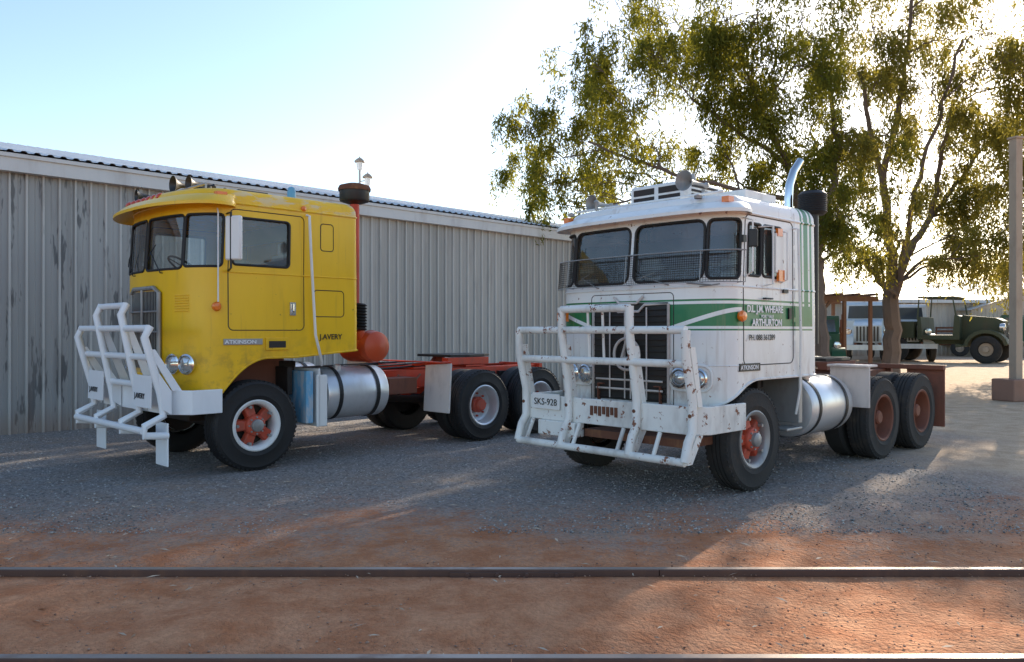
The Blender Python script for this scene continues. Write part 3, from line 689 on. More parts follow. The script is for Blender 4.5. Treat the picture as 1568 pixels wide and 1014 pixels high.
for k in range(7): g.bb(-.17+k*.055,-.135+k*.055,-1.012,-1.0,.76+(k%2)*.02,.86)
for w in (-1.12,-.46,.46,1.12): g.cyl((w-.0,-1.075,.85),(w,-1.06,.85),.02,n=8)
g.bb(-.3,1.0,-.95,-.5,.52,.60)
g.obj('rusty_cutouts_and_tray',M['rust'],Wt)
chassis(Wt,M['redrust'],3.15,4.45,.53,M['dustyrubber'],M['redrust'],M['redrust'],5.2)
for sg,nm in ((1,'left'),(-1,'right')): wheel(Wt,f'front_{nm}',sg*1.02,.05,.53,sg,M['dustyrubber'],M['steel'],M['hubred'])
tank(Wt,.82,1.30,2.35,.76,.35,M['alu']); tank(Wt,-.82,1.30,2.35,.76,.35,M['alu'])
g=Geo(); g.bb(.5,1.14,1.02,1.10,.62,1.15); g.bb(.6,1.14,.75,1.1,.55,.58)
g.obj('step_box',M['steel'],Wt,bevel=.01)
g=Geo()
for sg in(1,-1): g.bb(sg*.60,sg*.64,-.45,.65,.7,1.2)
g.bb(-.95,.95,-.4,.6,1.13,1.15); g.obj('wheel_arch_liner',M['redrust'],Wt)
g=Geo(); g.cyl((.72,1.58,1.2),(.72,1.58,3.0),.07); g.obj('muffler_pipe',M['steel'],Wt,smooth=True)
g=Geo(); g.tube([(.72,1.58,2.9),(.72,1.58,3.22),(.72,1.60,3.40),(.74,1.67,3.58),(.77,1.78,3.72)],[.05,.05,.05,.048,.046],14,caps=False); g.obj('exhaust_stack_tip',M['chrome'],Wt,smooth=True)
g=Geo(); g.cyl((1.0,1.62,1.5),(1.0,1.62,3.1),.07); g.lathe([(0,0),(.13,.0),(.16,.03),(.16,.25),(.13,.28),(0,.29)],(.98,1.66,3.02),(0,0,1),24)
for k in range(10): g.lathe([(.16,.0),(.168,.01),(.16,.02)],(.98,1.66,3.05+k*.022),(0,0,1),24)
g.obj('air_intake',M['black'],Wt,smooth=True)
tank(Wt,.6,1.5,2.0,1.25,.2,M['redrust'],'air_receiver')
g=Geo()
for sg in (1,-1): g.bb(sg*.80,sg*1.3,2.50,2.53,.7,1.22); g.bb(sg*.78,sg*1.3,2.45,2.75,1.20,1.23)
g.obj('guard_plates',M['flap'],Wt,bevel=.01)
g=Geo()
for sg in (1,-1): g.bb(sg*.75,sg*1.28,5.15,5.18,.25,1.12)
g.bb(-1.28,1.28,5.1,5.2,1.08,1.15)
g.obj('rear_mud_flaps',M['redrust'],Wt,bevel=.01)

# ================================================================== GROUND
def ground_mat():
    m,nt,bs=base('gravel_and_red_earth')
    v=coord(nt); sx=N(nt,'ShaderNodeSeparateXYZ'); nt.links.new(v,sx.inputs[0])
    X,Yc,Z=sx.outputs
    n1=noise(nt,v,.45,2,.65,.2,.8); n2=noise(nt,v,3.0,4,.7,.3,.7); n3=noise(nt,v,30,2,.7,.3,.7)
    yy=mth(nt,'ADD',Yc,mth(nt,'MULTIPLY_ADD',n1,1.8,-.9)); yy=mth(nt,'ADD',yy,mth(nt,'MULTIPLY_ADD',n2,1.0,-.5)); yy=mth(nt,'ADD',yy,mth(nt,'MULTIPLY_ADD',n3,.9,-.45))
    grav=sstep(nt,yy,5.6,8.2)
    xx=mth(nt,'SUBTRACT',X,mth(nt,'MULTIPLY',Yc,.28)); xx=mth(nt,'ADD',xx,mth(nt,'MULTIPLY_ADD',n1,2.,-1.)); xx=mth(nt,'ADD',xx,mth(nt,'MULTIPLY',n3,.6))
    grav=mth(nt,'MULTIPLY',grav,sstep(nt,xx,4.3,1.6))
    vo=N(nt,'ShaderNodeTexVoronoi'); vo.inputs['Scale'].default_value=42; nt.links.new(v,vo.inputs['Vector'])
    bw=N(nt,'ShaderNodeRGBToBW'); nt.links.new(vo.outputs['Color'],bw.inputs[0])
    gc=mixc(nt,bw.outputs[0],(.10,.098,.097),(.40,.385,.37))
    gc=mixc(nt,mth(nt,'MULTIPLY',mth(nt,'MULTIPLY',n2,n1),.9),gc,(.31,.225,.165))
    rc=mixc(nt,n2,(.44,.17,.075),(.60,.30,.16)); rc=mixc(nt,mth(nt,'MULTIPLY',n3,.35),rc,(.27,.125,.07))
    tan=mixc(nt,n2,(.50,.35,.23),(.66,.50,.35)); tan=mixc(nt,mth(nt,'MULTIPLY',n3,.3),tan,(.28,.20,.135))
    far=sstep(nt,yy,6.2,9.5)
    ec=mixc(nt,far,rc,tan)
    c=mixc(nt,grav,ec,gc)
    nt.links.new(c,bs.inputs['Base Color']); bs.inputs['Roughness'].default_value=.95; bs.inputs['Specular IOR Level'].default_value=.15
    h=mth(nt,'ADD',mth(nt,'MULTIPLY',vo.outputs['Distance'],mth(nt,'MULTIPLY_ADD',grav,.8,.2)),mth(nt,'MULTIPLY',n3,.5))
    bump(nt,bs,h,.7,.02)
    return m
gm=ground_mat()
xs=np.concatenate([-np.geomspace(2000,16,14),np.linspace(-15,15,300),np.geomspace(16,2000,14)])
ys=np.concatenate([-np.geomspace(2000,3,8),np.linspace(2,14,190),np.geomspace(15,2500,20)])
XX,YY=np.meshgrid(xs,ys)
rr=np.random.default_rng(9); H=np.zeros_like(XX)
for k in range(40):
    kx,ky=rr.normal(0,1,2)*rr.choice([1.5,4,7]); H+=.010/(1+.5*math.hypot(kx,ky))*np.sin(kx*XX+ky*YY+rr.uniform(0,6))
near=np.clip((8-YY)/2.5,.12,1)*(np.abs(XX)<16)*(YY>1.9)*(YY<14)*np.clip(np.minimum(np.abs(YY-5.42),np.abs(YY-3.955))/.3-.15,0,1)
ZZ=H*near-.012*np.clip((8-YY)/2.5,0,1)
v=np.stack([XX,YY,ZZ],-1).reshape(-1,3).tolist(); nx=len(xs)
f=[(i*nx+j,i*nx+j+1,(i+1)*nx+j+1,(i+1)*nx+j) for i in range(len(ys)-1) for j in range(nx-1)]
g=Geo(); g.v=v; g.f=f; g.obj('ground',gm,smooth=True)
def fast_mesh(name,V,F,mat,parent=None):
    me=bpy.data.meshes.new(name); k=F.shape[1]
    me.vertices.add(len(V)); me.vertices.foreach_set('co',np.asarray(V,np.float32).ravel())
    me.loops.add(F.size); me.loops.foreach_set('vertex_index',F.astype(np.int32).ravel())
    me.polygons.add(len(F)); me.polygons.foreach_set('loop_start',np.arange(0,F.size,k,dtype=np.int32)); me.polygons.foreach_set('loop_total',np.full(len(F),k,np.int32))
    me.update(calc_edges=True); me.materials.append(mat)
    o=bpy.data.objects.new(name,me); sc.collection.objects.link(o)
    if parent: o.parent=parent
    return o
def scatter(name,n,xr,yr,smin,smax,mat,flat=.6,seed=1):
    r=np.random.default_rng(seed)
    x=r.uniform(*xr,n); y=yr[0]+(yr[1]-yr[0])*r.random(n)**1.3; s=smin+(smax-smin)*r.random(n)**3
    bv=np.array([(1,0,0),(0,1,0),(-1,0,0),(0,-1,0),(0,0,1),(0,0,-1)],float); bf=np.array([(0,1,4),(1,2,4),(2,3,4),(3,0,4),(1,0,5),(2,1,5),(3,2,5),(0,3,5)])
    V=bv[None]*s[:,None,None]*r.uniform(.6,1.4,(n,6,1)); V[:,:,2]*=flat
    an=r.uniform(0,6.28,n); c,sn=np.cos(an)[:,None],np.sin(an)[:,None]
    vx=V[:,:,0]*c-V[:,:,1]*sn; vy=V[:,:,0]*sn+V[:,:,1]*c
    V=np.stack([vx+x[:,None],vy+y[:,None],V[:,:,2]+.002],-1).reshape(-1,3)
    F=(bf[None]+(np.arange(n)*6)[:,None,None]).reshape(-1,3)
    fast_mesh(name,V,F,mat)
def stone_mat(name,a,b):
    m,nt,bs=base(name); gi=N(nt,'ShaderNodeNewGeometry'); nt.links.new(mixc(nt,gi.outputs['Random Per Island'],a,b),bs.inputs['Base Color']); bs.inputs['Roughness'].default_value=.9; return m
scatter('gravel',42000,(-11,5.0),(6.5,13.5),.004,.015,stone_mat('gravel_stone',(.11,.11,.11),(.52,.50,.47)),seed=2)
scatter('pebbles',7000,(-5,6),(3.7,7.5),.003,.012,stone_mat('earth_pebble',(.22,.11,.07),(.50,.32,.22)),seed=3)
def litter(n,seed):
    r=np.random.default_rng(seed); x=r.uniform(-6,7,n); y=3.7+5*r.random(n)**1.2; L=r.uniform(.015,.055,n); an=r.uniform(0,6.28,n); W=L*.16
    dx,dy=np.cos(an),np.sin(an); z=np.full(n,.010)
    V=np.stack([np.stack([x-dx*L,y-dy*L,z],-1),np.stack([x+dy*W,y-dx*W,z+.008],-1),np.stack([x+dx*L,y+dy*L,z+.006],-1),np.stack([x-dy*W,y+dx*W,z+.004],-1)],1).reshape(-1,3)
    fast_mesh('leaf_litter',V,np.arange(4*n).reshape(n,4),stone_mat('dry_leaf',(.30,.17,.09),(.66,.54,.40)))
litter(600,5)
# ------------------------------------------------------------------ railway
T=empty('railway_track')
M['rail']=paint('rusty_rail_steel',(.11,.055,.04),.7,.2,damt=.6,dirt=(.24,.12,.075),scale=6)
M['railtop']=paint('worn_rail_head',(.34,.29,.26),.4,.7,damt=.5,dirt=(.20,.11,.07))
for i,yr in enumerate((5.42,3.955)):
    prof=[(-.034,.0),(-.034,.036),(-.028,.042),(.028,.042),(.034,.036),(.034,.0),(.01,-.05),(-.01,-.05)]
    g=Geo()
    for k in range(10):
        x0=-45+k*9.0+(0 if i else 1.0); g.prism([(yr+a,b-.008) for a,b in prof],x0,x0+8.994)
    g.obj(f'rail_{i+1}',M['rail'],T,smooth=False)
    Geo().bb(-45,46,yr-.024,yr+.024,.032,.037).obj(f'rail_{i+1}_head',M['railtop'],T)
g=Geo(); g.bb(-.42,.42,5.37,5.382,-.02,.020)
for k in range(4): g.cyl((-.3+k*.2,5.372,.006),(-.3+k*.2,5.35,.006),.014,n=6)
g.obj('fishplate',M['rail'],T)

# ================================================================== SHED
def corr_mat(name,a,b,stain,stamt,x_old=None):
    m,nt,bs=base(name); v=coord(nt,(1,1,.12))
    c=mixc(nt,noise(nt,v,1.2,4,.6,.35,.65),a,b)
    tc=N(nt,'ShaderNodeTexCoord'); sx=N(nt,'ShaderNodeSeparateXYZ'); nt.links.new(tc.outputs['Object'],sx.inputs[0])
    if x_old is not None:
        old=mth(nt,'LESS_THAN',sx.outputs[0],x_old)
        bl=noise(nt,coord(nt,(2.2,1,.35)),1.7,4,.75,.545,.60)
        c=mixc(nt,mth(nt,'MULTIPLY',old,.45),c,(.30,.32,.34))
        c=mixc(nt,mth(nt,'MULTIPLY',mth(nt,'MULTIPLY',bl,old),.8),c,(.075,.078,.085))
        fl=mth(nt,'FLOOR',mth(nt,'DIVIDE',sx.outputs[0],.9)); wn=N(nt,'ShaderNodeTexWhiteNoise',noise_dimensions='1D'); nt.links.new(fl,wn.inputs['W'])
        c=mixc(nt,mth(nt,'MULTIPLY',wn.outputs['Value'],.28),c,(.18,.18,.175))
        rb=sstep(nt,sx.outputs[1],-.012,-.030); c=mixc(nt,mth(nt,'MULTIPLY',rb,.5),c,(.66,.65,.62))  # rib shading painted into the colour: rib crowns lighter than the valleys
    c=mixc(nt,mth(nt,'MULTIPLY',noise(nt,v,4,4,.7,.5,.7),stamt),c,stain)
    lo=sstep(nt,sx.outputs[2],.5,.0); c=mixc(nt,mth(nt,'MULTIPLY',lo,.45),c,(.28,.17,.11))
    nt.links.new(c,bs.inputs['Base Color']); bs.inputs['Roughness'].default_value=.5; bs.inputs['Metallic'].default_value=.15
    return m
S=empty('corrugated_iron_shed',(-8.08,12.58,0),math.atan2(.714,.70))
x0,x1=-14.,30.
def ribs(x0,x1,pitch,depth,top,slope):
    out=[];x=x0
    while x<x1: out+=[(x,0),(x+pitch-top-2*slope,0),(x+pitch-top-slope,depth),(x+pitch-slope,depth)]; x+=pitch
    return out
R_=[];x=x0
while x<x1:
    R_+=[(x,0),(x+.075,0),(x+.085,-.008),(x+.095,0),(x+.175,0),(x+.19,-.042),(x+.215,-.042),(x+.23,0)]; x+=.24
def sheet(pts,A,B):
    v=[A(*p) for p in pts]+[B(*p) for p in pts]; n=len(pts); return v,[(i,i+1,n+i+1,n+i) for i in range(n-1)]
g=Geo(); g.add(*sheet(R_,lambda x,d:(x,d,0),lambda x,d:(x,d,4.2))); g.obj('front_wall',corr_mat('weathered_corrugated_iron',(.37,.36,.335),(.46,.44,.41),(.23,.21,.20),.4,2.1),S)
rib2=ribs(x0-.3,x1+.3,.19,.028,.05,.03)
g=Geo(); pit=math.tan(math.radians(12.5))
g.add(*sheet(rib2,lambda x,d:(x,-.22,4.475+d),lambda x,d:(x,5.5,4.475+5.72*pit+d))); g.add(*sheet(rib2,lambda x,d:(x,5.5,4.475+5.72*pit+d),lambda x,d:(x,11.2,4.475+d)))
g.obj('roof',corr_mat('galvanised_roof',(.56,.58,.60),(.64,.65,.66),(.4,.38,.37),.3),S)
M['fascia']=paint('pale_fascia_paint',(.64,.65,.64),.5,damt=.25,zs=.2)
g=Geo(); g.bb(x0-.3,x1+.3,-.17,-.13,4.17,4.45); g.bb(x0-.3,x1+.3,-.13,.02,4.17,4.19); g.bb(x0-.3,x1+.3,-.20,-.17,4.39,4.455); g.obj('fascia_and_gutter',M['fascia'],S,bevel=.004)
g=Geo(); g.bb(x1-.02,x1,.03,11,0,4.4); g.bb(x0,x0+.02,.03,11,0,4.4); g.bb(x0,x1,10.98,11,0,4.4)
for xx in (x0+.01,x1-.01): g.add([(xx,0,4.4),(xx,11,4.4),(xx,5.5,5.68)],[(0,1,2)])
g.obj('end_walls',M['steel'],S)
g=Geo(); g.bb(2.1,2.16,-.055,-.043,0,4.17); g.bb(1.0,1.015,-.055,-.043,0,4.17)
g.obj('wall_joint',M['steel'],S)
S2=empty('gabled_shed',(30,52,0),math.radians(12))
g=Geo(); g.add(*sheet(ribs(0,18,.3,-.04,.08,.04),lambda x,d:(x,d,0),lambda x,d:(x,d,3.1))); g.add([(0,0,3.1),(9,0,5.6),(18,0,3.1)],[(0,1,2)])
g.obj('wall',corr_mat('far_wall_iron',(.46,.38,.30),(.54,.46,.36),(.3,.25,.2),.3),S2)
g=Geo(); g.add([(-.4,-.3,3.0),(9,-.3,5.7),(9,14,5.7),(-.4,14,3.0)],[(0,1,2,3)]); g.add([(9,-.3,5.7),(18.4,-.3,3.0),(18.4,14,3.0),(9,14,5.7)],[(0,1,2,3)])
g.bb(0,18,13.9,14,0,3.1); g.bb(-.02,.0,0,14,0,3.1)
g.obj('roof',paint('far_roof',(.5,.46,.4),.6),S2)
S3=empty('low_tin_shed',(17.5,52,0),math.radians(4))
g=Geo(); g.add(*sheet(ribs(0,14,.3,-.04,.08,.04),lambda x,d:(x,d,0),lambda x,d:(x,d,3.6))); g.bb(0,14,6,6.1,0,3.6); g.bb(13.98,14.02,.05,6,0,3.6); g.obj('wall',corr_mat('low_wall_iron',(.36,.33,.29),(.44,.41,.36),(.3,.25,.2),.3),S3)
g=Geo(); g.add([(-.4,-.4,3.7),(14.4,-.4,3.7),(14.4,3,4.6),(-.4,3,4.6)],[(0,1,2,3)]); g.add([(-.4,3,4.6),(14.4,3,4.6),(14.4,6.4,3.7),(-.4,6.4,3.7)],[(0,1,2,3)]); g.bb(-.4,14.4,-.45,-.40,3.5,3.72); g.obj('roof',M['fascia'],S3)
S4=empty('timber_shelter_frame',(12.3,32,0),.1)
g=Geo()
for x in (0,1.1,2.2):
    for y in (0,3): g.bb(x-.06,x+.06,y-.06,y+.06,0,2.9)
g.bb(-.3,2.5,-.09,.09,2.85,3.05); g.bb(-.3,2.5,2.91,3.09,2.85,3.05)
for x in (0,.73,1.46,2.2): g.bb(x-.05,x+.05,-.5,3.5,3.06,3.16)
g.prism([(0,2.3),(.1,2.3),(.6,2.85),(.45,2.85)],-.04,.04,'y')
g.obj('posts_and_beams',M['wood'],S4)

def old_truck(name,loc,rz,cabmat,tray=True,open_cab=False,S=1.0):
    p=empty(name,loc,rz); p.scale=(S,S,S)
    g=Geo()
    g.prism([(-1.1,.75),(-1.15,1.35),(-.95,1.45),(0,1.55),(0,.75)],-.45,.45)
    if not open_cab:
        g.prism([(0,.75),(0,1.55),(.12,1.6),(.22,2.12),(.35,2.22),(1.15,2.22),(1.25,2.1),(1.25,.75)],-.82,.82)
    else:
        g.prism([(0,.75),(0,1.5),(.15,1.55),(.2,.9),(1.1,.9),(1.15,1.5),(1.25,1.5),(1.25,.75)],-.82,.82)
        for sg in (-1,1): g.tube([(sg*.8,.1,1.5),(sg*.8,.2,2.1),(sg*.8,1.2,2.15),(sg*.8,1.25,1.4)],.03,6)
        g.bb(-.82,.82,.15,1.25,2.12,2.17)
    for sg in (-1,1):
        pts=[(-1.35,.62)]+[(-.75+.62*math.cos(a),.52+.55*math.sin(a)) for a in np.linspace(PI*.95,0.1,10)]+[(.1,.62),(.1,.5)]+[(-.75+.52*math.cos(a),.5+.46*math.sin(a)) for a in np.linspace(0.1,PI*.95,10)]
        g.prism(pts,sg*.45,sg*.92)
    g.bb(-.9,.9,-1.5,-1.4,.5,.68)
    g.obj('body',cabmat,p,bevel=.04,smooth=True)
    if not open_cab:
        w=Geo(); w.add([(-.7,.115,1.62),(.7,.115,1.62),(.66,.205,2.08),(-.66,.205,2.08)],[(0,1,2,3)])
        for sg in (-1,1): w.add([(sg*.835,.3,1.6),(sg*.835,1.0,1.6),(sg*.835,1.0,2.08),(sg*.835,.42,2.08)],[(0,1,2,3)])
        w.obj('windows',M['glassd'],p)
    g=Geo()
    for k in range(7): g.bb(-.36+k*.11,-.31+k*.11,-1.17,-1.15,.8,1.32)
    g.obj('grille',M['black'],p)
    g=Geo()
    for sg in (-1,1): g.lathe([(.0,.06),(.1,.05),(.13,0),(.11,-.1),(0,-.15)],(sg*.62,-1.2,1.15),(0,-1,0),16)
    g.obj('headlamps',M['lens'],p,smooth=True)
    g=Geo(); L_=4.2 if tray else 2.6
    g.bb(-.42,-.35,-1.4,L_,.6,.75); g.bb(.35,.42,-1.4,L_,.6,.75)
    if tray:
        g.bb(-1.05,1.05,1.4,4.3,.95,1.08)
        for y in (1.5,2.4,3.3,4.2):
            for sg in (-1,1): g.bb(sg*1.0,sg*1.05,y-.04,y+.04,1.08,1.6)
        for sg in (-1,1): g.bb(sg*1.0,sg*1.04,1.45,4.25,1.3,1.42); g.bb(sg*1.0,sg*1.04,1.45,4.25,1.5,1.6)
        g.bb(-1.0,1.0,1.4,1.45,1.1,1.8)
    else: g.bb(-.9,.9,1.35,2.7,.8,1.35)
    g.obj('tray_and_frame',cabmat if open_cab else M['rust'],p)
    for s in (-.75,3.1 if tray else 1.95):
        for sg in (-1,1):
            Geo().lathe([(.2,-.1),(.36,-.12),(.44,-.08),(.44,.08),(.36,.12),(.24,.1),(.22,.02),(0,.02)],(sg*.82,s,.44),(sg,0,0),28).obj('wheel_tyre',M['dustyrubber'],p,smooth=True)
            Geo().lathe([(.21,.03),(.1,.03),(.09,.1),(0,.11)],(sg*.82,s,.44),(sg,0,0),16).obj('wheel_hub',M['post'],p,smooth=True)
    return p
M['glassd']=paint('dark_glass',(.06,.07,.08),.08,damt=.1,coat=1.)
pale=paint('pale_blue_truck_paint',(.50,.60,.66),.5,damt=.3); pw=paint('old_white_truck_paint',(.66,.66,.64),.5,damt=.3); army=paint('army_green_paint',(.06,.07,.035),.7,damt=.4); grn=paint('dark_green_paint',(.02,.09,.045),.6,damt=.4)
old_truck('old_parked_truck',(18.35,41,0),-.45,pale,S=1.42)
old_truck('old_parked_truck',(21.9,44.5,0),-.3,pw,S=1.42)
old_truck('military_truck',(23.9,42,0),.85,army,False,True,S=1.6)
old_truck('old_green_truck',(11.25,29.5,0),-.3,grn,S=1.0)
old_truck('old_green_truck',(32.5,50,0),.9,grn,True,False,S=1.2)
Pp=empty('steel_post',(11.95,18.9,0),.3)
g=Geo(); g.bb(-.10,.10,-.10,.10,0,6.2); g.bb(-.13,.13,-.13,.13,6.2,6.25); g.obj('shaft',M['post'],Pp,bevel=.01)
g=Geo(); g.bb(-.42,.22,-.32,.3,0,.52); g.obj('footing_block',M['concrete'],Pp,bevel=.03)
L=empty('street_lamp',(-5.35,28,0),0)
g=Geo(); g.cyl((0,0,0),(0,0,7.3),.06,.04,12); g.tube([(0,0,6.9),(.25,0,6.95),(.28,0,7.0)],.02,6); g.obj('pole',M['steel'],L,smooth=True)
g=Geo()
for x,z in ((0,7.3),(.28,6.75)): g.lathe([(.0,0),(.10,.02),(.13,.26),(.12,.28),(0,.28)],(x,0,z),(0,0,1),6)
g.obj('lantern_glass',M['ywhite'],L)
g=Geo()
for x,z in ((0,7.58),(.28,7.03)): g.lathe([(.20,.0),(.19,.04),(.1,.12),(.03,.16),(0,.22)],(x,0,z),(0,0,1),6)
g.obj('lantern_cap',M['post'],L)

# ================================================================== TREES
def leafmat(name,a,b,tr):
    m=bpy.data.materials.new(name); m.use_nodes=True; nt=m.node_tree; nt.nodes.clear()
    o=N(nt,'ShaderNodeOutputMaterial'); mx=N(nt,'ShaderNodeMixShader'); mx.inputs[0].default_value=.5
    d=N(nt,'ShaderNodeBsdfDiffuse'); t=N(nt,'ShaderNodeBsdfTranslucent')
    gi=N(nt,'ShaderNodeNewGeometry')
    c=mixc(nt,gi.outputs['Random Per Island'],a,b)
    nt.links.new(c,d.inputs[0]); nt.links.new(mixc(nt,gi.outputs['Random Per Island'],tr,tuple(k*.5 for k in tr)),t.inputs[0])
    nt.links.new(d.outputs[0],mx.inputs[1]); nt.links.new(t.outputs[0],mx.inputs[2]); nt.links.new(mx.outputs[0],o.inputs[0]); return m
LM=leafmat('pepper_tree_leaves',(.045,.07,.02),(.10,.12,.035),(.42,.38,.04))
LM2=leafmat('airy_leaves',(.07,.09,.03),(.14,.15,.05),(.52,.43,.07))
bark=paint('bark',(.15,.11,.085),.9,damt=.6,dirt=(.08,.055,.045),scale=5,zs=.3,bmp=.6)
def px(x,y,Yd): return Vector(((x-784)/1220*Yd,Yd,1.65+(505-y)/1220*Yd))
def tree(name,forks,clumps,leafm,seed,dens=1.,LL=.2,droop=1.0):
    r=np.random.default_rng(seed); root=empty(name)
    skel=[]; br=Geo()
    def limb(p0,p1,r0,r1,sag,wob=.25,n=9):
        pts=[];rad=[]; d=(p1-p0).length
        for k in range(n+1):
            t=k/n; q=p0.lerp(p1,t); q=q+Vector((0,0,sag*d*math.sin(PI*t)))
            if 0<k<n: q+=Vector(r.normal(0,wob*d*.05,3))
            pts.append(q); rad.append(r0+(r1-r0)*t**.8)
        br.tube(pts,rad,7); return list(zip(pts,rad))
    for (p0,p1,r0,r1) in forks: skel+=limb(Vector(p0),Vector(p1),r0,r1,.0,.22,10)
    order=sorted(clumps,key=lambda c:min((Vector(c[0])-s[0]).length for s in skel))
    LV=[]
    for c,rad,dn in order:
        c=Vector(c)
        cand=min(skel,key=lambda s:(c-s[0]).length+ (3.0*max(0,s[0].z-c.z+.8)) + (.6 if s[1]<.04 else 0))
        L=(c-cand[0]).length
        new=limb(cand[0],c,min(cand[1]*.6,.02+.014*L),.013,.10,.5)
        skel+=new[3:]
        S_=9; sub=r.normal(0,.48,(S_,3))*rad*np.array([1.15,1.15,1.0])
        for k in range(S_):
            e=c+Vector(sub[k]); st=new[r.integers(5,10)][0]; limb(st,e,.014,.005,.1,.6,5)
        nt_=int(110*rad*rad*dens*dn)
        wts=r.uniform(.3,1.7,S_); idx=r.choice(S_,nt_,p=wts/wts.sum())
        u=r.normal(0,1,(nt_,3)); u/=np.linalg.norm(u,axis=1)[:,None]; u*=(r.random(nt_)**.5)[:,None]
        st=np.array(c)+sub[idx]+u*rad*np.array([.38,.38,.28])
        out=st-np.array(c)-sub[idx]*.4; out[:,2]=0; out/=np.linalg.norm(out,axis=1)[:,None]+.3
        ln=r.uniform(.35,1.35,nt_)*droop*min(1.2,rad)
        m=15; t=np.linspace(0,1,m)
        pts=st[:,None,:]+out[:,None,:]*(.4*ln[:,None]*np.sqrt(t)[None])[:,:,None]*r.uniform(.4,1.3,(nt_,1,1))
        pts[:,:,2]+= (.12*np.sin(t*PI)[None]-(t**1.3)[None])*ln[:,None]
        pts+=r.normal(0,.04,pts.shape)
        P=pts.reshape(-1,3); k=len(P)
        d=r.normal(0,.55,(k,3)); d[:,2]-=.8; d/=np.linalg.norm(d,axis=1)[:,None]
        sd=np.cross(d,r.normal(0,1,(k,3))); sd/=np.linalg.norm(sd,axis=1)[:,None]+1e-6
        l=(LL*r.uniform(.6,1.3,k))[:,None]; w_=l*.12
        V=np.stack([P,P+d*l*.45+sd*w_,P+d*l,P+d*l*.45-sd*w_],1).reshape(-1,3); LV.append(V)
    V=np.concatenate(LV); F=np.arange(len(V)).reshape(-1,4)
    fast_mesh('foliage',V,F,leafm,root); br.obj('trunk_and_limbs',bark,root,smooth=True)
    return root
def cl(lst,Yd,spread,seed,dn=1.):
    r=random.Random(seed); out=[]
    for t in lst:
        x,y,rp=t[:3]; d=t[3] if len(t)>3 else 1.
        Y_=Yd+r.uniform(-spread,spread); out.append((px(x,y,Y_),rp/1220*Y_*1.12,dn*d))
    return out
D=24
forks=[(px(1262,575,D),px(1250,400,D),.24,.20),(px(1250,400,D),px(1205,250,D),.17,.10),(px(1205,250,D),px(1150,130,D-1),.10,.06),(px(1250,400,D),px(1285,230,D+1),.15,.10),(px(1285,230,D+1),px(1260,60,D+1),.09,.05),(px(1205,250,D),px(1060,150,D-1.5),.08,.04),(px(1225,310,D),px(1030,265,D-2),.09,.045),(px(1030,265,D-2),px(900,215,D-2),.05,.03)]
forks[0]=(Vector((forks[0][0].x,D,-.1)),forks[0][1],.24,.20)
cB=cl([(805,185,32,1.5),(845,180,34,1.5),(812,235,34,1.5),(832,280,36,1.5),(862,240,40,1.4),(905,205,38,1.3),(895,82,38,1.5),(930,112,38,1.4),(893,122,34,1.3),(905,160,36,1.2),(965,170,44,1.2),(1000,225,44,1.2),(950,245,42,1.3),(905,275,38,1.3),(1045,262,38,1.2),(855,310,28,1.4),(1010,145,24,.5),
  (960,30,40,1.4),(1005,35,50,1.5),(1060,50,52,1.4),(1110,30,55,1.4),(1160,20,55,1.4),(1225,30,55,1.3),(990,80,36,1.4),(1080,105,50,1.4),(1150,95,54,1.4),(1235,95,54,1.3),(1125,165,44,1.3),(1185,185,50,1.3),(1250,175,50,1.3),(1100,215,36,1.2),(1160,255,42,1.2),(1225,260,46,1.2),(1275,245,46,1.1),(1262,325,44,1.2),(1300,330,38,1.2),(1310,385,32),(1275,375,32),(1080,280,30,1.2),(1200,310,36,1.2),(1060,-40,60,.8),(1160,-60,65,.6),(1260,-60,65,.5)],D,2.6,11)
tree('pepper_tree',forks,cB,LM,21,dens=1.15,LL=.17)
D=28
f0=Vector((px(1366,0,D).x,D,-.1))
forks=[(f0,px(1366,430,D),.32,.26),(px(1366,430,D),px(1352,280,D),.19,.13),(px(1352,280,D),px(1385,120,D),.13,.08),(px(1366,430,D),px(1425,330,D+1),.16,.11),(px(1425,330,D+1),px(1500,230,D+2),.10,.06),(px(1425,330,D+1),px(1460,150,D),.10,.06),(px(1352,280,D),px(1315,110,D-1),.11,.06),(px(1385,120,D),px(1400,-60,D),.08,.05),(px(1366,455,D),px(1300,370,D+2),.14,.09),(px(1300,370,D+2),px(1240,200,D+3),.09,.05),(px(1370,470,D),px(1400,290,D-1),.12,.08),(px(1400,290,D-1),px(1475,60,D-2),.08,.04)]
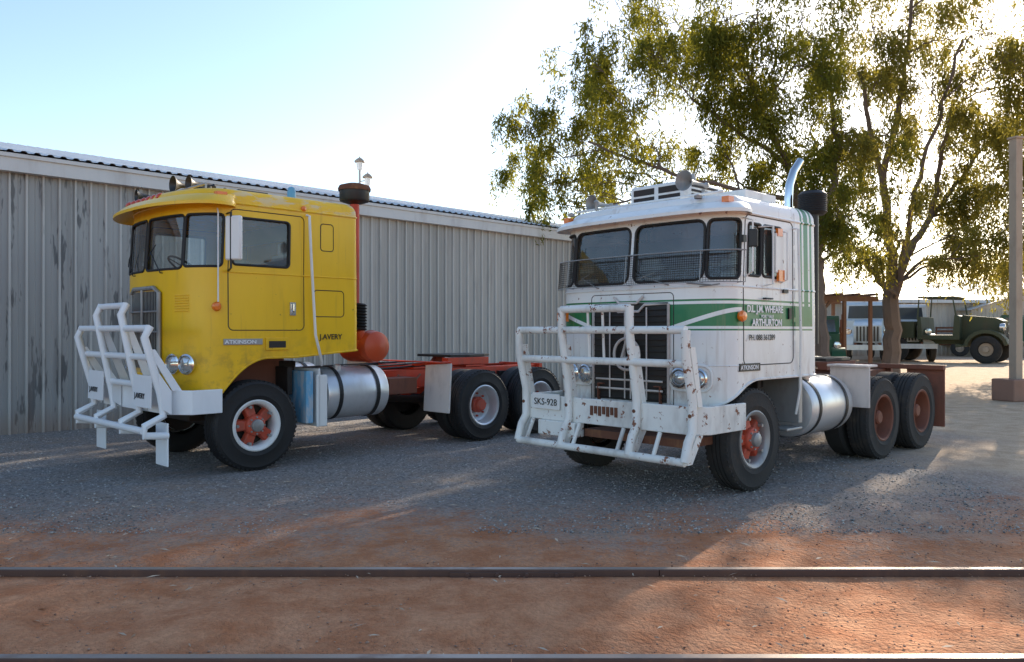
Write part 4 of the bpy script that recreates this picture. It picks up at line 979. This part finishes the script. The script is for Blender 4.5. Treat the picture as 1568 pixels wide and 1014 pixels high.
cA=cl([(1335,40,52,1.3),(1400,20,55,1.2),(1460,60,55,1.1),(1520,30,58,.9),(1560,90,58,1.1),(1500,130,52,1.1),(1425,130,42,1.1),(1565,190,58,1.4),(1500,215,54,1.3),(1440,230,40,1.1),(1550,280,52,1.5),(1490,305,50,1.4),(1540,350,48,1.5),(1465,360,38,1.3),(1330,200,46,1.2),(1310,260,44,1.2),(1390,290,34,1.),(1562,400,42,1.4),(1500,390,38,1.3),(1440,300,38,1.),(1440,395,26,1.2),(1345,120,44,1.2),(1300,120,46,1.2),(1290,200,42,1.2),(1330,330,42,1.1),(1290,300,38,1.1),(1340,390,30,1.),(1320,400,26,1.),(1390,190,36,.9),(1470,170,40,.9),(1660,250,80,1.),(1640,380,60,1.2),(1660,100,80,.6),(1500,-60,80,.3),(1400,-80,80,.3),(1640,0,80,.35),(1300,-60,70,.4),(1330,-150,80,.3)],D,3.0,12)
tree('pepper_tree',forks,cA,LM2,22,dens=.95,LL=.19)
def treeline():
    r=np.random.default_rng(4); n=42000
    x=r.uniform(-10,160,n); hgt=3.2+1.6*np.sin(x*.35)+1.2*np.sin(x*.9+1)+.8*np.sin(x*2.3)
    z=r.random(n)**.7*np.maximum(hgt,1.); y=88+r.uniform(-5,5,n)
    d=r.normal(0,1,(n,3)); e=r.normal(0,1,(n,3)); P=np.stack([x,y,z],-1)
    V=np.stack([P,P+d*.3,P+e*.3],1).reshape(-1,3); fast_mesh('distant_trees',V,np.arange(3*n).reshape(n,3),LM)
treeline()

# ================================================================== LIGHT, SKY, CAMERA
az=math.radians(33); el=math.radians(24.5)
sd=Vector((math.sin(az)*math.cos(el),math.cos(az)*math.cos(el),math.sin(el)))
ld=bpy.data.lights.new('sun','SUN'); ld.energy=10.0; ld.angle=math.radians(.5); ld.color=(1,.86,.68)
lo=bpy.data.objects.new('sun',ld); sc.collection.objects.link(lo); lo.rotation_euler=(-sd).to_track_quat('-Z','Y').to_euler(); lo.location=(20,30,30)
w=bpy.data.worlds.new('World'); sc.world=w; w.use_nodes=True; nt=w.node_tree; bg=nt.nodes['Background']
sk=nt.nodes.new('ShaderNodeTexSky'); sk.sky_type='NISHITA'; sk.sun_disc=False; sk.sun_elevation=el; sk.sun_rotation=az; sk.air_density=1.; sk.dust_density=.7; sk.ozone_density=1.3
nt.links.new(sk.outputs[0],bg.inputs[0]); bg.inputs[1].default_value=.27
cd=bpy.data.cameras.new('camera'); cd.sensor_width=36; cd.lens=36*1220/1568; cd.clip_end=6000; cd.clip_start=.05
co=bpy.data.objects.new('camera',cd); sc.collection.objects.link(co); co.location=(0,0,1.65); co.rotation_euler=(math.radians(90),0,0); sc.camera=co
sc.view_settings.view_transform='Standard'; sc.view_settings.look='None'; sc.view_settings.exposure=0
